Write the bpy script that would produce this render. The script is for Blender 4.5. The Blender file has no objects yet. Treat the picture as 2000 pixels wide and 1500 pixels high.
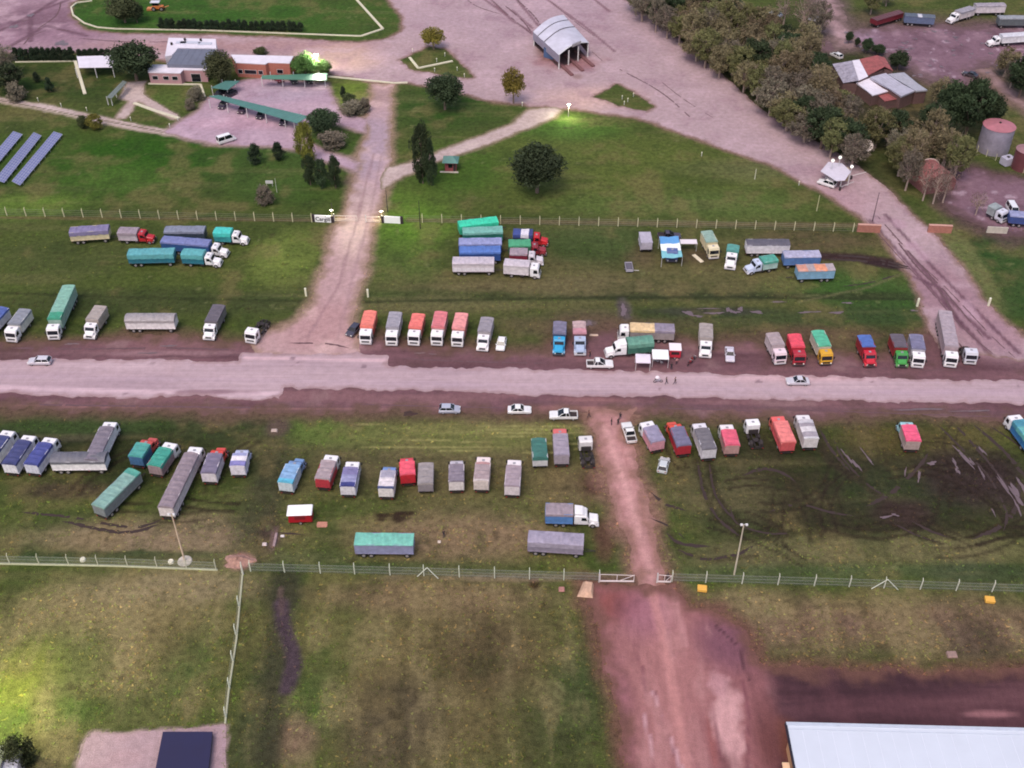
import bpy, bmesh, math, random
import numpy as np
from mathutils import Vector, Matrix
from math import radians as R_, sin, cos, pi
random.seed(11)
C = bpy.context.scene.collection
sc = bpy.context.scene
# ---------------------------------------------------------------- camera
CAMH, PITCH, FPX = 140.0, R_(40.0), 2193.0
cam_d = bpy.data.cameras.new("camera"); cam = bpy.data.objects.new("camera", cam_d); C.objects.link(cam)
cam.location = (0, 0, CAMH); cam.rotation_euler = (pi/2 - PITCH, 0, 0)
cam_d.sensor_width = 36.0; cam_d.lens = 36.0*FPX/2000.0; cam_d.clip_start = 1.0; cam_d.clip_end = 9000.0
sc.camera = cam
# ---------------------------------------------------------------- sky, sun, exposure
SUN_EL, SUN_AZ = R_(60), R_(205)          # azimuth measured from +Y towards +X
w = bpy.data.worlds.new("World"); sc.world = w; w.use_nodes = True
nt = w.node_tree; nt.nodes.clear()
sky = nt.nodes.new('ShaderNodeTexSky'); sky.sky_type = 'NISHITA'; sky.sun_disc = False
sky.sun_elevation = SUN_EL; sky.sun_rotation = SUN_AZ; sky.dust_density = 3.0; sky.air_density = 1.0
tint = nt.nodes.new('ShaderNodeMix'); tint.data_type = 'RGBA'; tint.blend_type = 'MULTIPLY'; tint.inputs[0].default_value = 1.0
tint.inputs[7].default_value = (1.13, 1.02, 0.97, 1)
bg = nt.nodes.new('ShaderNodeBackground'); bg.inputs[1].default_value = 0.15
wo = nt.nodes.new('ShaderNodeOutputWorld')
nt.links.new(sky.outputs[0], tint.inputs[6]); nt.links.new(tint.outputs[2], bg.inputs[0]); nt.links.new(bg.outputs[0], wo.inputs[0])
sd = bpy.data.lights.new("sun", 'SUN'); sd.energy = 1.15; sd.angle = R_(26); sd.color = (1.0, 0.95, 0.90)
sun = bpy.data.objects.new("sun", sd); C.objects.link(sun)
sdir = Vector((sin(SUN_AZ)*cos(SUN_EL), cos(SUN_AZ)*cos(SUN_EL), sin(SUN_EL)))
sun.rotation_euler = sdir.to_track_quat('Z', 'Y').to_euler(); sun.location = (60, 300, 120)
sc.view_settings.view_transform = 'Standard'; sc.view_settings.look = 'None'
sc.view_settings.gamma = 1.0; sc.view_settings.exposure = 0.40
sc.cycles.filter_width = 1.9
# ---------------------------------------------------------------- mapping of photo pixels to places on the ground
SP, CP = sin(PITCH), cos(PITCH)
def ray(px, py):
    a, b = (px-1000)/FPX, (750-py)/FPX
    return (a, CP + b*SP, -SP + b*CP)
def g(px, py, z=0.0):
    d = ray(px, py); t = (z - CAMH)/d[2]
    return Vector((d[0]*t, d[1]*t, z))
def scale_at(py): return (py - 750 + FPX*math.tan(PITCH))*CP/CAMH          # px per metre across
def dv_at(py): s = scale_at(py); return s*s*CAMH/FPX                       # px per metre in depth
def height_at(bx, by, ty):
    P = g(bx, by); d = ray(bx, ty); return CAMH + P.y/d[1]*d[2]
# ---------------------------------------------------------------- materials
def lin(c, k=1.0):
    o = []
    for v in c[:3]:
        v /= 255.0
        v = v/12.92 if v <= 0.04045 else ((v+0.055)/1.055)**2.4
        o.append(min(0.85, v*k))
    return tuple(o)
MATS = {}
def mat(c, rough=0.55, metal=0.0, var=0.18, scale=1.2, name=None, emit=0.0, alpha=1.0, bump=0.0, spec=0.5, mud=0.0):
    key = (tuple(c), rough, metal, var, scale, emit, alpha, bump, mud)
    if key in MATS: return MATS[key]
    m = bpy.data.materials.new(name or "paint"); m.use_nodes = True
    n = m.node_tree; p = n.nodes['Principled BSDF']
    L = lin(c)
    p.inputs['Roughness'].default_value = rough; p.inputs['Metallic'].default_value = metal
    p.inputs['Specular IOR Level'].default_value = spec
    if var > 0:
        tc = n.nodes.new('ShaderNodeTexCoord')
        a = n.nodes.new('ShaderNodeTexNoise'); a.inputs['Scale'].default_value = scale; a.inputs['Detail'].default_value = 7; a.inputs['Roughness'].default_value = 0.7
        n.links.new(tc.outputs['Object'], a.inputs[0])
        r = n.nodes.new('ShaderNodeValToRGB')
        r.color_ramp.elements[0].position = 0.34; r.color_ramp.elements[1].position = 0.68
        d = [x*(1-var*1.1) + y*var*0.3 for x, y in zip(L, (0.16, 0.11, 0.09))]
        r.color_ramp.elements[0].color = (*d, 1); r.color_ramp.elements[1].color = (*[min(.86, x*(1+var*.35)) for x in L], 1)
        n.links.new(a.outputs[0], r.inputs[0]); n.links.new(r.outputs[0], p.inputs['Base Color'])
        if mud > 0:
            sx = n.nodes.new('ShaderNodeSeparateXYZ'); n.links.new(tc.outputs['Object'], sx.inputs[0]); m1 = n.nodes.new('ShaderNodeMapRange'); m1.inputs[1].default_value = .5; m1.inputs[2].default_value = 2.0; m1.inputs[3].default_value = 1.25; m1.inputs[4].default_value = 0.0; n.links.new(sx.outputs[2], m1.inputs[0])
            m2 = n.nodes.new('ShaderNodeTexNoise'); m2.inputs['Scale'].default_value = 2.2; m2.inputs['Detail'].default_value = 6; n.links.new(tc.outputs['Object'], m2.inputs[0]); m3 = n.nodes.new('ShaderNodeMath'); m3.operation = 'MULTIPLY'; n.links.new(m1.outputs[0], m3.inputs[0]); n.links.new(m2.outputs[0], m3.inputs[1])
            m4 = n.nodes.new('ShaderNodeMapRange'); m4.inputs[1].default_value = .28; m4.inputs[2].default_value = .62; m4.inputs[4].default_value = mud; n.links.new(m3.outputs[0], m4.inputs[0])
            mm = n.nodes.new('ShaderNodeMix'); mm.data_type = 'RGBA'; n.links.new(m4.outputs[0], mm.inputs[0]); n.links.new(r.outputs[0], mm.inputs[6]); mm.inputs[7].default_value = (*lin((112,82,74)), 1); n.links.new(mm.outputs[2], p.inputs['Base Color'])
        if bump > 0:
            b = n.nodes.new('ShaderNodeBump'); b.inputs[0].default_value = bump; b.inputs[1].default_value = 0.1
            n.links.new(a.outputs[0], b.inputs['Height']); n.links.new(b.outputs[0], p.inputs['Normal'])
    else: p.inputs['Base Color'].default_value = (*L, 1)
    if emit > 0:
        p.inputs['Emission Color'].default_value = (*L, 1); p.inputs['Emission Strength'].default_value = emit
    if alpha < 1: p.inputs['Alpha'].default_value = alpha
    MATS[key] = m; return m
def attr_mat(name, rough=0.9, fine=0.35, sc1=1.1, sc2=6.0, bump=0.5, wet=False, streak=None):
    m = bpy.data.materials.new(name); m.use_nodes = True
    n = m.node_tree; p = n.nodes['Principled BSDF']
    at = n.nodes.new('ShaderNodeAttribute'); at.attribute_name = 'Col'
    tc = n.nodes.new('ShaderNodeTexCoord')
    def noi(s, det, vec=None):
        t = n.nodes.new('ShaderNodeTexNoise'); t.inputs['Scale'].default_value = s; t.inputs['Detail'].default_value = det; t.inputs['Roughness'].default_value = 0.65
        n.links.new(vec or tc.outputs['Object'], t.inputs[0]); return t
    a = noi(sc1, 8); b = noi(sc2, 5)
    add = n.nodes.new('ShaderNodeMath'); add.operation = 'ADD'; n.links.new(a.outputs[0], add.inputs[0]); n.links.new(b.outputs[0], add.inputs[1])
    src = add
    if streak:
        mp = n.nodes.new('ShaderNodeMapping'); mp.inputs['Scale'].default_value = streak; n.links.new(tc.outputs['Object'], mp.inputs[0])
        s3 = noi(1.0, 6, mp.outputs[0]); ad2 = n.nodes.new('ShaderNodeMath'); ad2.operation = 'ADD'
        n.links.new(add.outputs[0], ad2.inputs[0]); n.links.new(s3.outputs[0], ad2.inputs[1])
        hm = n.nodes.new('ShaderNodeMath'); hm.operation = 'MULTIPLY'; hm.inputs[1].default_value = 0.667; n.links.new(ad2.outputs[0], hm.inputs[0]); src = hm
    mr = n.nodes.new('ShaderNodeMapRange'); mr.inputs[1].default_value = 0.7; mr.inputs[2].default_value = 1.3
    mr.inputs[3].default_value = 1-fine; mr.inputs[4].default_value = 1+fine; n.links.new(src.outputs[0], mr.inputs[0])
    mx = n.nodes.new('ShaderNodeMix'); mx.data_type = 'RGBA'; mx.blend_type = 'MULTIPLY'; mx.inputs[0].default_value = 1
    n.links.new(at.outputs['Color'], mx.inputs[6]); n.links.new(mr.outputs[0], mx.inputs[7]); n.links.new(mx.outputs[2], p.inputs['Base Color'])
    mr2 = n.nodes.new('ShaderNodeMapRange'); mr2.inputs[1].default_value = 0.0; mr2.inputs[2].default_value = 1.0
    mr2.inputs[3].default_value = rough; mr2.inputs[4].default_value = 0.22
    n.links.new(at.outputs['Alpha'], mr2.inputs[0]); n.links.new(mr2.outputs[0], p.inputs['Roughness'])
    bp = n.nodes.new('ShaderNodeBump'); bp.inputs[0].default_value = bump; bp.inputs[1].default_value = 0.25
    n.links.new(src.outputs[0], bp.inputs['Height']); n.links.new(bp.outputs[0], p.inputs['Normal'])
    p.inputs['Specular IOR Level'].default_value = 0.12
    return m
# ---------------------------------------------------------------- mesh builder and tagging
class MB:
    def __init__(s): s.v = []; s.f = []; s.m = []
    def add(s, vs, fs, mi=0):
        o = len(s.v); s.v += [tuple(v) for v in vs]; s.f += [tuple(i+o for i in f) for f in fs]; s.m += [mi]*len(fs); return s
    def box(s, x0, x1, y0, y1, z0, z1, mi=0):
        return s.add([(x0,y0,z0),(x1,y0,z0),(x1,y1,z0),(x0,y1,z0),(x0,y0,z1),(x1,y0,z1),(x1,y1,z1),(x0,y1,z1)],
                     [(3,2,1,0),(4,5,6,7),(0,1,5,4),(1,2,6,5),(2,3,7,6),(3,0,4,7)], mi)
    def prism(s, poly, z0, z1, mi=0):
        n = len(poly); A = sum(poly[i][0]*poly[(i+1)%n][1]-poly[(i+1)%n][0]*poly[i][1] for i in range(n))
        if A < 0: poly = poly[::-1]
        zz = lambda z, i: z[i] if isinstance(z, (list, tuple)) else z
        if A < 0 and isinstance(z1, (list, tuple)): z1 = list(z1)[::-1]
        vs = [(p[0],p[1],zz(z0,i)) for i,p in enumerate(poly)] + [(p[0],p[1],zz(z1,i)) for i,p in enumerate(poly)]
        return s.add(vs, [tuple(range(n))[::-1], tuple(range(n,2*n))] + [(i,(i+1)%n,n+(i+1)%n,n+i) for i in range(n)], mi)
    def loft(s, prof, W, c=0.08, mi=0, top=1.0):
        """side profile (x,z) extruded over width W with chamfered sides"""
        n = len(prof); cx = sum(p[0] for p in prof)/n; cz = sum(p[1] for p in prof)/n
        mx = max(abs(p[0]-cx) for p in prof); mz = max(abs(p[1]-cz) for p in prof)
        fx, fz = 1-c/mx, 1-c/mz
        zt = max(p[1] for p in prof); zb = min(p[1] for p in prof)
        st = [(-W/2, 1), (-W/2+c, 0), (W/2-c, 0), (W/2, 1)]
        vs = []
        for y, sh in st:
            for x, z in prof:
                tw = 1 - (1-top)*(z-zb)/(zt-zb)
                vs.append((cx+(x-cx)*fx, y*tw, cz+(z-cz)*fz) if sh else (x, y*tw, z))
        fs = [tuple(range(n))[::-1] if False else tuple(range(n)), tuple(range(3*n,4*n))[::-1]]
        for k in range(3):
            for i in range(n): j = (i+1) % n; fs.append((k*n+j, k*n+i, (k+1)*n+i, (k+1)*n+j))
        return s.add(vs, fs, mi)
    def cyl(s, p0, p1, r0, r1=None, n=10, mi=0, cap=True):
        r1 = r0 if r1 is None else r1
        p0, p1 = Vector(p0), Vector(p1); d = (p1-p0); d.normalize()
        a = d.orthogonal().normalized(); b = d.cross(a)
        vs = [tuple(p0 + (a*cos(2*pi*i/n)+b*sin(2*pi*i/n))*r0) for i in range(n)] + [tuple(p1 + (a*cos(2*pi*i/n)+b*sin(2*pi*i/n))*r1) for i in range(n)]
        fs = [(i,(i+1)%n,n+(i+1)%n,n+i) for i in range(n)]
        if cap: fs += [tuple(range(n))[::-1], tuple(range(n,2*n))]
        return s.add(vs, fs, mi)
    def ball(s, c, r, mi=0, n=8, sz=1.0):
        vs = []; fs = []
        for i in range(n+1):
            for j in range(2*n):
                a = pi*i/n; b = pi*j/n
                vs.append((c[0]+r*sin(a)*cos(b), c[1]+r*sin(a)*sin(b), c[2]+r*cos(a)*sz))
        for i in range(n):
            for j in range(2*n):
                fs.append((i*2*n+j, (i+1)*2*n+j, (i+1)*2*n+(j+1)%(2*n), i*2*n+(j+1)%(2*n)))
        return s.add(vs, fs, mi)
    def mesh(s, name, mats):
        me = bpy.data.meshes.new(name); me.from_pydata(s.v, [], s.f); me.update()
        for m in (mats if isinstance(mats, (list, tuple)) else [mats]): me.materials.append(m)
        if any(s.m): me.polygons.foreach_set('material_index', s.m)
        return me
    def build(s, name, mats, parent=None, loc=None):
        return link(name, s.mesh(name, mats), parent, loc)
def link(name, me, parent=None, loc=None, rz=0):
    o = bpy.data.objects.new(name, me); C.objects.link(o)
    if parent: o.parent = parent
    if loc is not None: o.location = loc
    if rz: o.rotation_euler.z = rz
    return o
def tag(o, label=None, cat=None, group=None, kind=None):
    if label: o['label'] = label
    if cat: o['category'] = cat
    if group: o['group'] = group
    if kind: o['kind'] = kind
    return o
def thing(name, label, cat, loc=(0,0,0), rz=0, group=None):
    o = link(name, None, None, loc, rz); o.empty_display_size = 0.5
    return tag(o, label, cat, group)
def copy_tree(o, parent=None):
    c = o.copy(); C.objects.link(c)
    if parent: c.parent = parent
    for ch in list(o.children): copy_tree(ch, c)
    return c
# ---------------------------------------------------------------- noise and distance fields
_rs = np.random.RandomState(5); LAT = _rs.rand(256, 256)
def vn(x, y, s, seed=0, sy=None):
    u = x/s + seed*17.31; v = y/(sy or s) + seed*9.17
    i = np.floor(u).astype(int); j = np.floor(v).astype(int); fu = u-i; fv = v-j
    fu = fu*fu*(3-2*fu); fv = fv*fv*(3-2*fv)
    A = LAT[i%256, j%256]; B = LAT[(i+1)%256, j%256]; D = LAT[i%256, (j+1)%256]; E = LAT[(i+1)%256, (j+1)%256]
    return (A*(1-fu)+B*fu)*(1-fv) + (D*(1-fu)+E*fu)*fv
def fbm(x, y, s, seed=0, o=4, sy=None):
    t = 0; a = 1; q = 0
    for k in range(o):
        t = t + a*vn(x, y, s/2**k, seed+k, (sy/2**k if sy else None)); q += a; a *= 0.55
    return t/q - 0.5
def W(pts): return [tuple(g(x, y)[:2]) for x, y in pts]
def sdf(poly, X, Y):
    """signed distance, positive inside, poly in world metres"""
    d = np.full(X.shape, 1e9); ins = np.zeros(X.shape, bool); n = len(poly)
    for i in range(n):
        x0, y0 = poly[i]; x1, y1 = poly[(i+1) % n]; dx, dy = x1-x0, y1-y0; L2 = dx*dx+dy*dy+1e-9
        t = np.clip(((X-x0)*dx+(Y-y0)*dy)/L2, 0, 1); d = np.minimum(d, np.hypot(X-x0-t*dx, Y-y0-t*dy))
        c = ((y0 > Y) != (y1 > Y)) & (X < (x1-x0)*(Y-y0)/(y1-y0+1e-12)+x0); ins ^= c
    return np.where(ins, d, -d)
def sline(pts, X, Y):
    d = np.full(X.shape, 1e9)
    for i in range(len(pts)-1):
        x0, y0 = pts[i]; x1, y1 = pts[i+1]; dx, dy = x1-x0, y1-y0; L2 = dx*dx+dy*dy+1e-9
        t = np.clip(((X-x0)*dx+(Y-y0)*dy)/L2, 0, 1); d = np.minimum(d, np.hypot(X-x0-t*dx, Y-y0-t*dy))
    return d
def sm(a, b, x): t = np.clip((x-a)/(b-a), 0, 1); return t*t*(3-2*t)
# ---------------------------------------------------------------- the ground grid
gx = np.arange(-190, 190.01, 0.5); ys = []; y = 78.0
while y < 395: ys.append(y); y += 0.38 + 0.42*(y-78)/317
gy = np.array(ys)
ext = np.array([10., 30, 80, 200, 500, 1200, 3000])
GX = np.concatenate([gx[0]-ext[::-1], gx, gx[-1]+ext]); GY = np.concatenate([gy[0]-np.array([15., 50, 150, 500, 2000])[::-1], gy, gy[-1]+ext])
XX, YY = np.meshgrid(GX, GY)
N1 = fbm(XX, YY, 22, 1, 5); N2 = fbm(XX, YY, 6, 7, 4); N3 = fbm(XX, YY, 2.4, 13, 3); N4 = fbm(XX, YY, 1.3, 41, 2); NX = fbm(XX, YY, 30, 21, 5, sy=3.0); NV = fbm(XX+YY*.07, YY, 2.6, 31, 4, sy=11.0)*.8+.35*N2
GK = 0.88
def paint(col, m, c):
    c = np.array(lin(c, GK)); col[...] = col*(1-m[..., None]) + c*m[..., None]
def blob(X, Y, cx, cy, rx, ry, n, soft=0.7, na=0.9):
    P = g(cx, cy); a = rx/scale_at(cy); b = ry/dv_at(cy)
    d = np.hypot((X-P.x)/a, (Y-P.y)/b) + n*na
    return 1 - sm(1-soft, 1+soft*0.4, d)
def stroke(X, Y, pts, wpx, n, soft=0.6, na=0.8):
    P = W(pts); wm = wpx/scale_at(sum(p[1] for p in pts)/len(pts))
    d = sline(P, X, Y)/wm + n*na
    return 1 - sm(1-soft, 1+soft*0.5, d)
# ---------------------------------------------------------------- ground surfaces
PL = {}
def lin2(c): return lin(c, GK)
PL['road'] = [(-160,698),(0,700),(240,703),(468,706),(474,690),(520,687),(600,694),(700,691),(757,694),(761,713),(900,718),(1147,723),(1500,733),(2000,744),(2160,748),
              (2160,797),(2000,791),(1500,779),(1200,774),(1000,770),(760,763),(556,757),(545,779),(470,782),(380,772),(300,777),(200,776),(0,769),(-160,765)]
PL['verge'] = [(-200,672),(0,668),(170,664),(240,656),(350,654),(420,664),(500,668),(540,640),(690,655),(800,668),(970,684),(1060,680),(1090,660),(1190,640),(1260,655),(1360,665),(1490,668),(1560,690),(1640,690),(1720,690),(1820,650),(1900,640),(2180,700),
               (2180,836),(2000,822),(1750,812),(1600,822),(1500,812),(1240,806),(1150,812),(900,806),(700,804),(500,806),(250,802),(0,800),(-200,798)]
PL['gate_drive'] = [(728,165),(722,200),(712,232),(716,262),(702,300),(694,345),(672,412),(655,445),(640,490),(622,545),(603,600),(572,628),(515,652),(490,672),(500,700),(700,700),(700,662),(690,640),(697,590),(714,530),(733,440),(748,395),(757,345),(763,300),(765,240),(768,165)]
PL['yard'] = [(735,-90),(758,0),(788,35),(784,60),(758,76),(700,82),(650,80),(550,73),(400,68),(220,65),(165,58),(138,30),(142,5),(205,-20),(160,-90),(-220,-90),(-220,100),(0,104),(150,103),(222,106),(290,112),(330,120),(450,112),(585,112),(600,128),(648,146),(720,160),(800,163),(862,174),(950,196),(1035,208),(1090,213),(1140,216),(1250,232),(1350,268),(1500,322),(1600,374),(1680,425),(1720,458),(1772,530),(1798,590),(1815,640),(1835,680),(2200,740),(2200,720),(2100,690),(2000,658),(1962,625),(1925,590),(1880,520),(1822,455),(1740,375),(1700,342),(1640,300),(1500,222),(1380,120),(1300,55),(1225,0),(1140,-90)]
ISL = [[(840,90),(783,118),(798,136),(905,153),(928,151),(900,125),(868,95)], [(1205,164),(1160,190),(1225,212),(1262,217),(1280,207),(1240,182)]]
PL['diagonal_path'] = [(1085,208),(1030,214),(1000,240),(930,268),(862,292),(800,318),(755,328),(742,350),(745,372),(790,345),(855,318),(900,302),(960,280),(1015,258),(1078,232),(1100,216)]
PL['car_park'] = [(455,160),(510,152),(640,163),(655,200),(668,222),(716,232),(718,262),(690,255),(665,246),(615,235),(600,250),(598,275),(640,295),(706,318),(700,338),(640,318),(590,296),(500,285),(430,285),(350,268),(318,258),(345,240),(388,214),(405,190),(450,178)]
PL['garden_path'] = [(-200,158),(0,190),(100,207),(200,228),(280,246),(345,256),(350,268),(270,256),(190,240),(100,218),(0,201),(-200,170)]
PL['side_path'] = [(248,162),(285,158),(278,185),(345,224),(352,232),(335,234),(270,200),(245,232),(225,232),(248,198),(232,192)]
PL['lower_track'] = [(1138,798),(1165,850),(1182,930),(1202,1000),(1226,1070),(1244,1175),(1312,1175),(1286,1052),(1260,975),(1240,900),(1216,835),(1240,800)]
PL['red_yard'] = [(1150,1138),(1152,1180),(1168,1230),(1186,1320),(1206,1400),(1222,1500),(1235,1640),(2300,1640),(2300,1290),(2000,1302),(1800,1318),(1640,1305),(1490,1296),(1450,1240),(1405,1195),(1345,1180),(1312,1138)]
PL['concrete_pad'] = [(176,1432),(300,1427),(440,1414),(441,1500),(442,1620),(120,1620),(150,1490),(160,1450)]
PL['truck_lot'] = [(1590,95),(1660,60),(1720,50),(1850,48),(2250,48),(2250,140),(1930,128),(1905,150),(1925,190),(1870,165),(1800,150),(1740,118),(1690,90),(1620,100)]
PL['farm_track'] = [(1900,135),(1925,150),(1960,185),(2060,262),(2180,350),(2180,310),(2040,218),(1960,160),(1935,135)]
PL['farm_lot'] = [(1855,335),(1900,325),(2180,400),(2180,470),(1960,462),(1880,430),(1845,400)]
PL['back_lane'] = [(1540,-90),(1590,0),(1608,45),(1630,100),(1680,90),(1655,40),(1640,0),(1620,-90)]
WORN = dict(verge=(1.6,(104,82,70)), gate_drive=(.9,(150,126,108)), yard=(.6,(134,108,98)), lower_track=(1.3,(140,106,94)), red_yard=(1.3,(112,80,70)), car_park=(.6,(150,128,122)), garden_path=(.3,(160,148,128)), side_path=(.3,(150,134,118)), diagonal_path=(.5,(134,120,98)), truck_lot=(3,(104,84,84)), farm_track=(1.5,(124,102,94)), farm_lot=(2,(94,74,74)), back_lane=(2,(104,88,84)), road=(.5,(160,132,134)), concrete_pad=(.15,(150,130,124)))
def ground_color(X, Y, n1, n2, n3, nx, nv):
    col = np.empty(X.shape+(4,)); col[..., 3] = 0; c = col[..., :3]
    c[...] = lin2((76,88,42))
    B = lambda cx, cy, rx, ry, rgb, k=1.0, soft=0.7, n=n1, na=1.1: paint(c, k*blob(X, Y, cx, cy, rx, ry, n, soft, na), rgb)
    S = lambda pts, wd, rgb, k=1.0, n=n2, soft=0.6, na=0.8: paint(c, k*stroke(X, Y, pts, wd, n, soft, na), rgb)
    # top fields
    B(400,20,420,60,(58,94,34)); B(80,160,200,45,(44,66,26)); B(330,195,90,25,(84,102,48)); B(850,210,160,50,(50,80,28))
    B(330,320,420,95,(50,86,24)); B(250,350,140,30,(80,108,44),.7); B(60,400,140,28,(102,128,52),.8); B(520,330,180,60,(72,92,44),.7)
    B(690,190,60,40,(110,130,50)); B(1200,330,430,90,(88,100,46)); B(1130,250,140,26,(76,104,42)); B(900,330,100,60,(70,96,36)); B(1350,400,300,35,(86,104,52),.7); B(1480,330,180,30,(112,112,74),.7)  # bright patch beside the drive is lamplight painted into the grass
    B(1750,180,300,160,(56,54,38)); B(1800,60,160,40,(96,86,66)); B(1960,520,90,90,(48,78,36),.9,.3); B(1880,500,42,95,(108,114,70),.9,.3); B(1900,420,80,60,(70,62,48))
    # between fence and road
    B(250,530,420,110,(78,90,42)); B(560,500,90,60,(112,126,60)); B(330,480,110,40,(98,106,60),.6); B(150,500,140,40,(74,82,46),.6)
    B(800,450,110,65,(96,130,46)); B(800,520,120,50,(80,112,44),.7); B(1250,530,640,100,(92,90,56)); B(1180,470,150,40,(72,86,46)); B(1650,560,170,38,(64,92,42)); B(1750,600,110,40,(60,86,40))
    B(1650,470,160,26,(98,84,62),.8); B(1450,620,400,22,(62,74,44),.8); B(1700,620,140,25,(58,76,42),.8); B(300,590,330,28,(66,74,42),.8); B(900,580,320,14,(64,80,40),.7); B(1400,578,480,9,(60,66,42),.9,n=n2)
    B(850,595,220,16,(112,106,72),.6); B(1150,560,330,20,(108,98,70),.6); B(1200,640,260,30,(100,84,66),.9); B(1600,655,260,24,(96,76,62),.9)
    B(1380,608,120,9,(64,64,56),.8,n=n2)
    # below the road
    B(250,870,330,90,(52,58,32)); B(120,845,130,16,(52,52,50),.8); B(120,960,130,22,(64,52,46),.85); B(450,835,160,32,(56,66,38)); B(170,830,200,20,(60,76,40))
    B(230,1050,320,52,(138,120,96)); B(250,1085,260,11,(60,74,44),.9,.5,n2)
    B(860,900,380,110,(104,96,66)); B(640,840,110,34,(88,108,50)); B(900,850,300,34,(112,116,66),.8); B(1000,838,200,14,(136,132,82),.6,.6,nx,1.6)
    B(860,1050,330,60,(132,112,86)); B(600,1090,150,22,(92,96,60)); B(760,1108,260,14,(66,84,50),.8); B(1110,960,90,60,(112,96,70),.8)
    B(1620,960,420,150,(56,54,36),1,.5); B(1400,960,130,90,(92,88,60),.8); B(1780,850,220,40,(96,86,52),.7); B(1750,960,160,60,(54,60,38),.9); B(1900,940,110,60,(62,54,48),.8)
    B(1500,1085,300,40,(98,94,64)); B(1750,1075,330,36,(112,106,72)); B(1640,1115,420,20,(84,96,62),.7); B(1930,1120,160,26,(70,80,54),.8)
    B(520,960,46,140,(60,62,44),.9); B(525,1050,34,60,(74,60,54),.9,n=n2)
    # fields in the foreground
    B(220,1230,340,150,(132,120,84)); B(340,1150,220,40,(142,128,98),.8); B(370,1290,70,90,(70,92,44),.85); B(100,1300,120,80,(96,104,56),.8); B(230,1400,220,50,(96,98,58),.8); B(40,1330,70,80,(120,126,56),.9); B(120,1390,90,34,(82,104,46),.7); B(60,1470,160,50,(52,56,36),.9)  # yellow-green patch at the left edge is lamp glow painted into the grass
    B(860,1300,420,230,(104,94,62)); B(800,1165,360,42,(126,108,80),.9); B(650,1260,120,70,(80,92,46),.85); B(600,1370,90,90,(76,96,46),.8); B(1120,1350,70,110,(58,74,40),.9); B(1090,1400,100,120,(76,82,48),.8); B(760,1400,110,110,(82,72,58),.7); B(960,1270,110,80,(88,76,54),.8)
    B(560,1160,90,40,(62,64,44),.9); B(500,1340,36,190,(66,72,46),.85); B(570,1440,50,60,(128,98,88),.7,n=n2)
    B(1700,1220,400,76,(124,102,82)); B(1450,1180,120,40,(130,116,84),.8); B(1850,1250,150,44,(94,78,66),.8,n=n2); B(1650,1215,150,30,(116,94,80),.6,n=n2)
    # broad broken tone
    low0 = (Y < g(1000,1140).y)*1.0
    pat = sm(0.02, 0.30, n2+0.6*n1); paint(c, 0.42*pat, (124,110,74)); pat = sm(0.04, 0.30, -n2-0.5*n3); paint(c, (0.38-.16*low0)*pat, (44,60,26))
    far = sm(1130, 1160, 1140+0*X)
    low = (Y < g(1000,1140).y)*1.0
    paint(c, 0.33*low*sm(0.0,0.22,nv), (150,136,98)); paint(c, 0.33*low*sm(0.0,0.22,-nv), (56,54,34))
    paint(c, 0.22*(1-low)*sm(0.08,0.3,nx), (128,118,82)); paint(c, 0.22*(1-low)*sm(0.08,0.3,-nx), (56,62,38))
    paint(c, 0.5*sm(0.26,0.34,n3), (66,58,40)); paint(c, 0.4*sm(0.27,0.36,-n3), (126,128,84))
    # ditch banks, wheel marks and puddles
    S([(0,572),(300,582),(610,588)],5,(52,60,32),.7); S([(710,590),(1050,583),(1400,580),(1790,585)],5,(50,56,34),.75)
    S([(0,425),(620,430)],6,(108,94,66),.7); S([(800,430),(1250,436),(1680,440)],9,(112,98,72),.7)
    S([(1600,500),(1680,503),(1740,512),(1800,526)],17,(60,42,44),.95,n2,.6,.5); S([(1690,512),(1790,528)],12,(54,38,42),.95,n2,.6,.5); S([(1560,590),(1700,560),(1760,535)],4,(112,108,76),.5)
    S([(1385,905),(1395,960),(1420,1000),(1445,1020)],9,(46,40,30),.7); S([(1360,900),(1375,960),(1400,1010),(1450,1050)],9,(48,42,32),.6)
    S([(1740,1020),(1800,1050),(1840,1062)],4,(50,42,32),.8); S([(1780,1018),(1830,1040),(1860,1052)],4,(50,42,32),.8); S([(1900,1050),(1960,1020),(1990,980)],5,(56,46,36),.7)
    S([(1300,1020),(1330,1080),(1400,1095),(1480,1085)],6,(62,52,38),.5); S([(1440,930),(1500,920),(1560,950),(1530,1010)],6,(60,54,38),.5)
    S([(1590,840),(1620,900),(1680,940),(1760,1000)],10,(58,48,40),.6)
    B(1880,930,90,50,(58,44,44),.7,n=n2); B(1760,1000,60,30,(66,50,48),.8,n=n2); B(1975,960,45,90,(56,42,44),.6,n=n2)
    for q in ((745,1006,26,4),(743,1015,12,5),(782,1011,18,11),(795,1002,22,4)): B(*q,(52,38,32),.9,.5,n3,1.6)
    S([(560,1130),(548,1220),(540,1330),(520,1480)],34,(60,60,44),.85,n2,.7,.5); S([(548,1180),(552,1215),(572,1270),(575,1300),(560,1345)],17,(76,62,70),.95,n2,.5,.5); S([(548,1150),(550,1200)],6,(104,84,80),.6,n2,.6,.7); B(535,1055,10,30,(136,110,108),.6,.5,n2,1.5)
    B(540,836,26,26,(98,80,74),.85,n=n2); B(1218,607,16,22,(92,82,84),.9,.5,n2); B(1150,632,18,8,(112,102,104),.8,.5,n2)
    B(1155,945,30,32,(78,52,46),.85,n=n2); B(1180,1040,26,34,(96,66,58),.8,n=n2); B(1180,1075,20,26,(96,70,58),.7,n=n2); B(470,1095,34,22,(172,128,122),.9,.5,n2,1.0); B(1045,1140,12,14,(62,46,32),.9,.5,n2)
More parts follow.
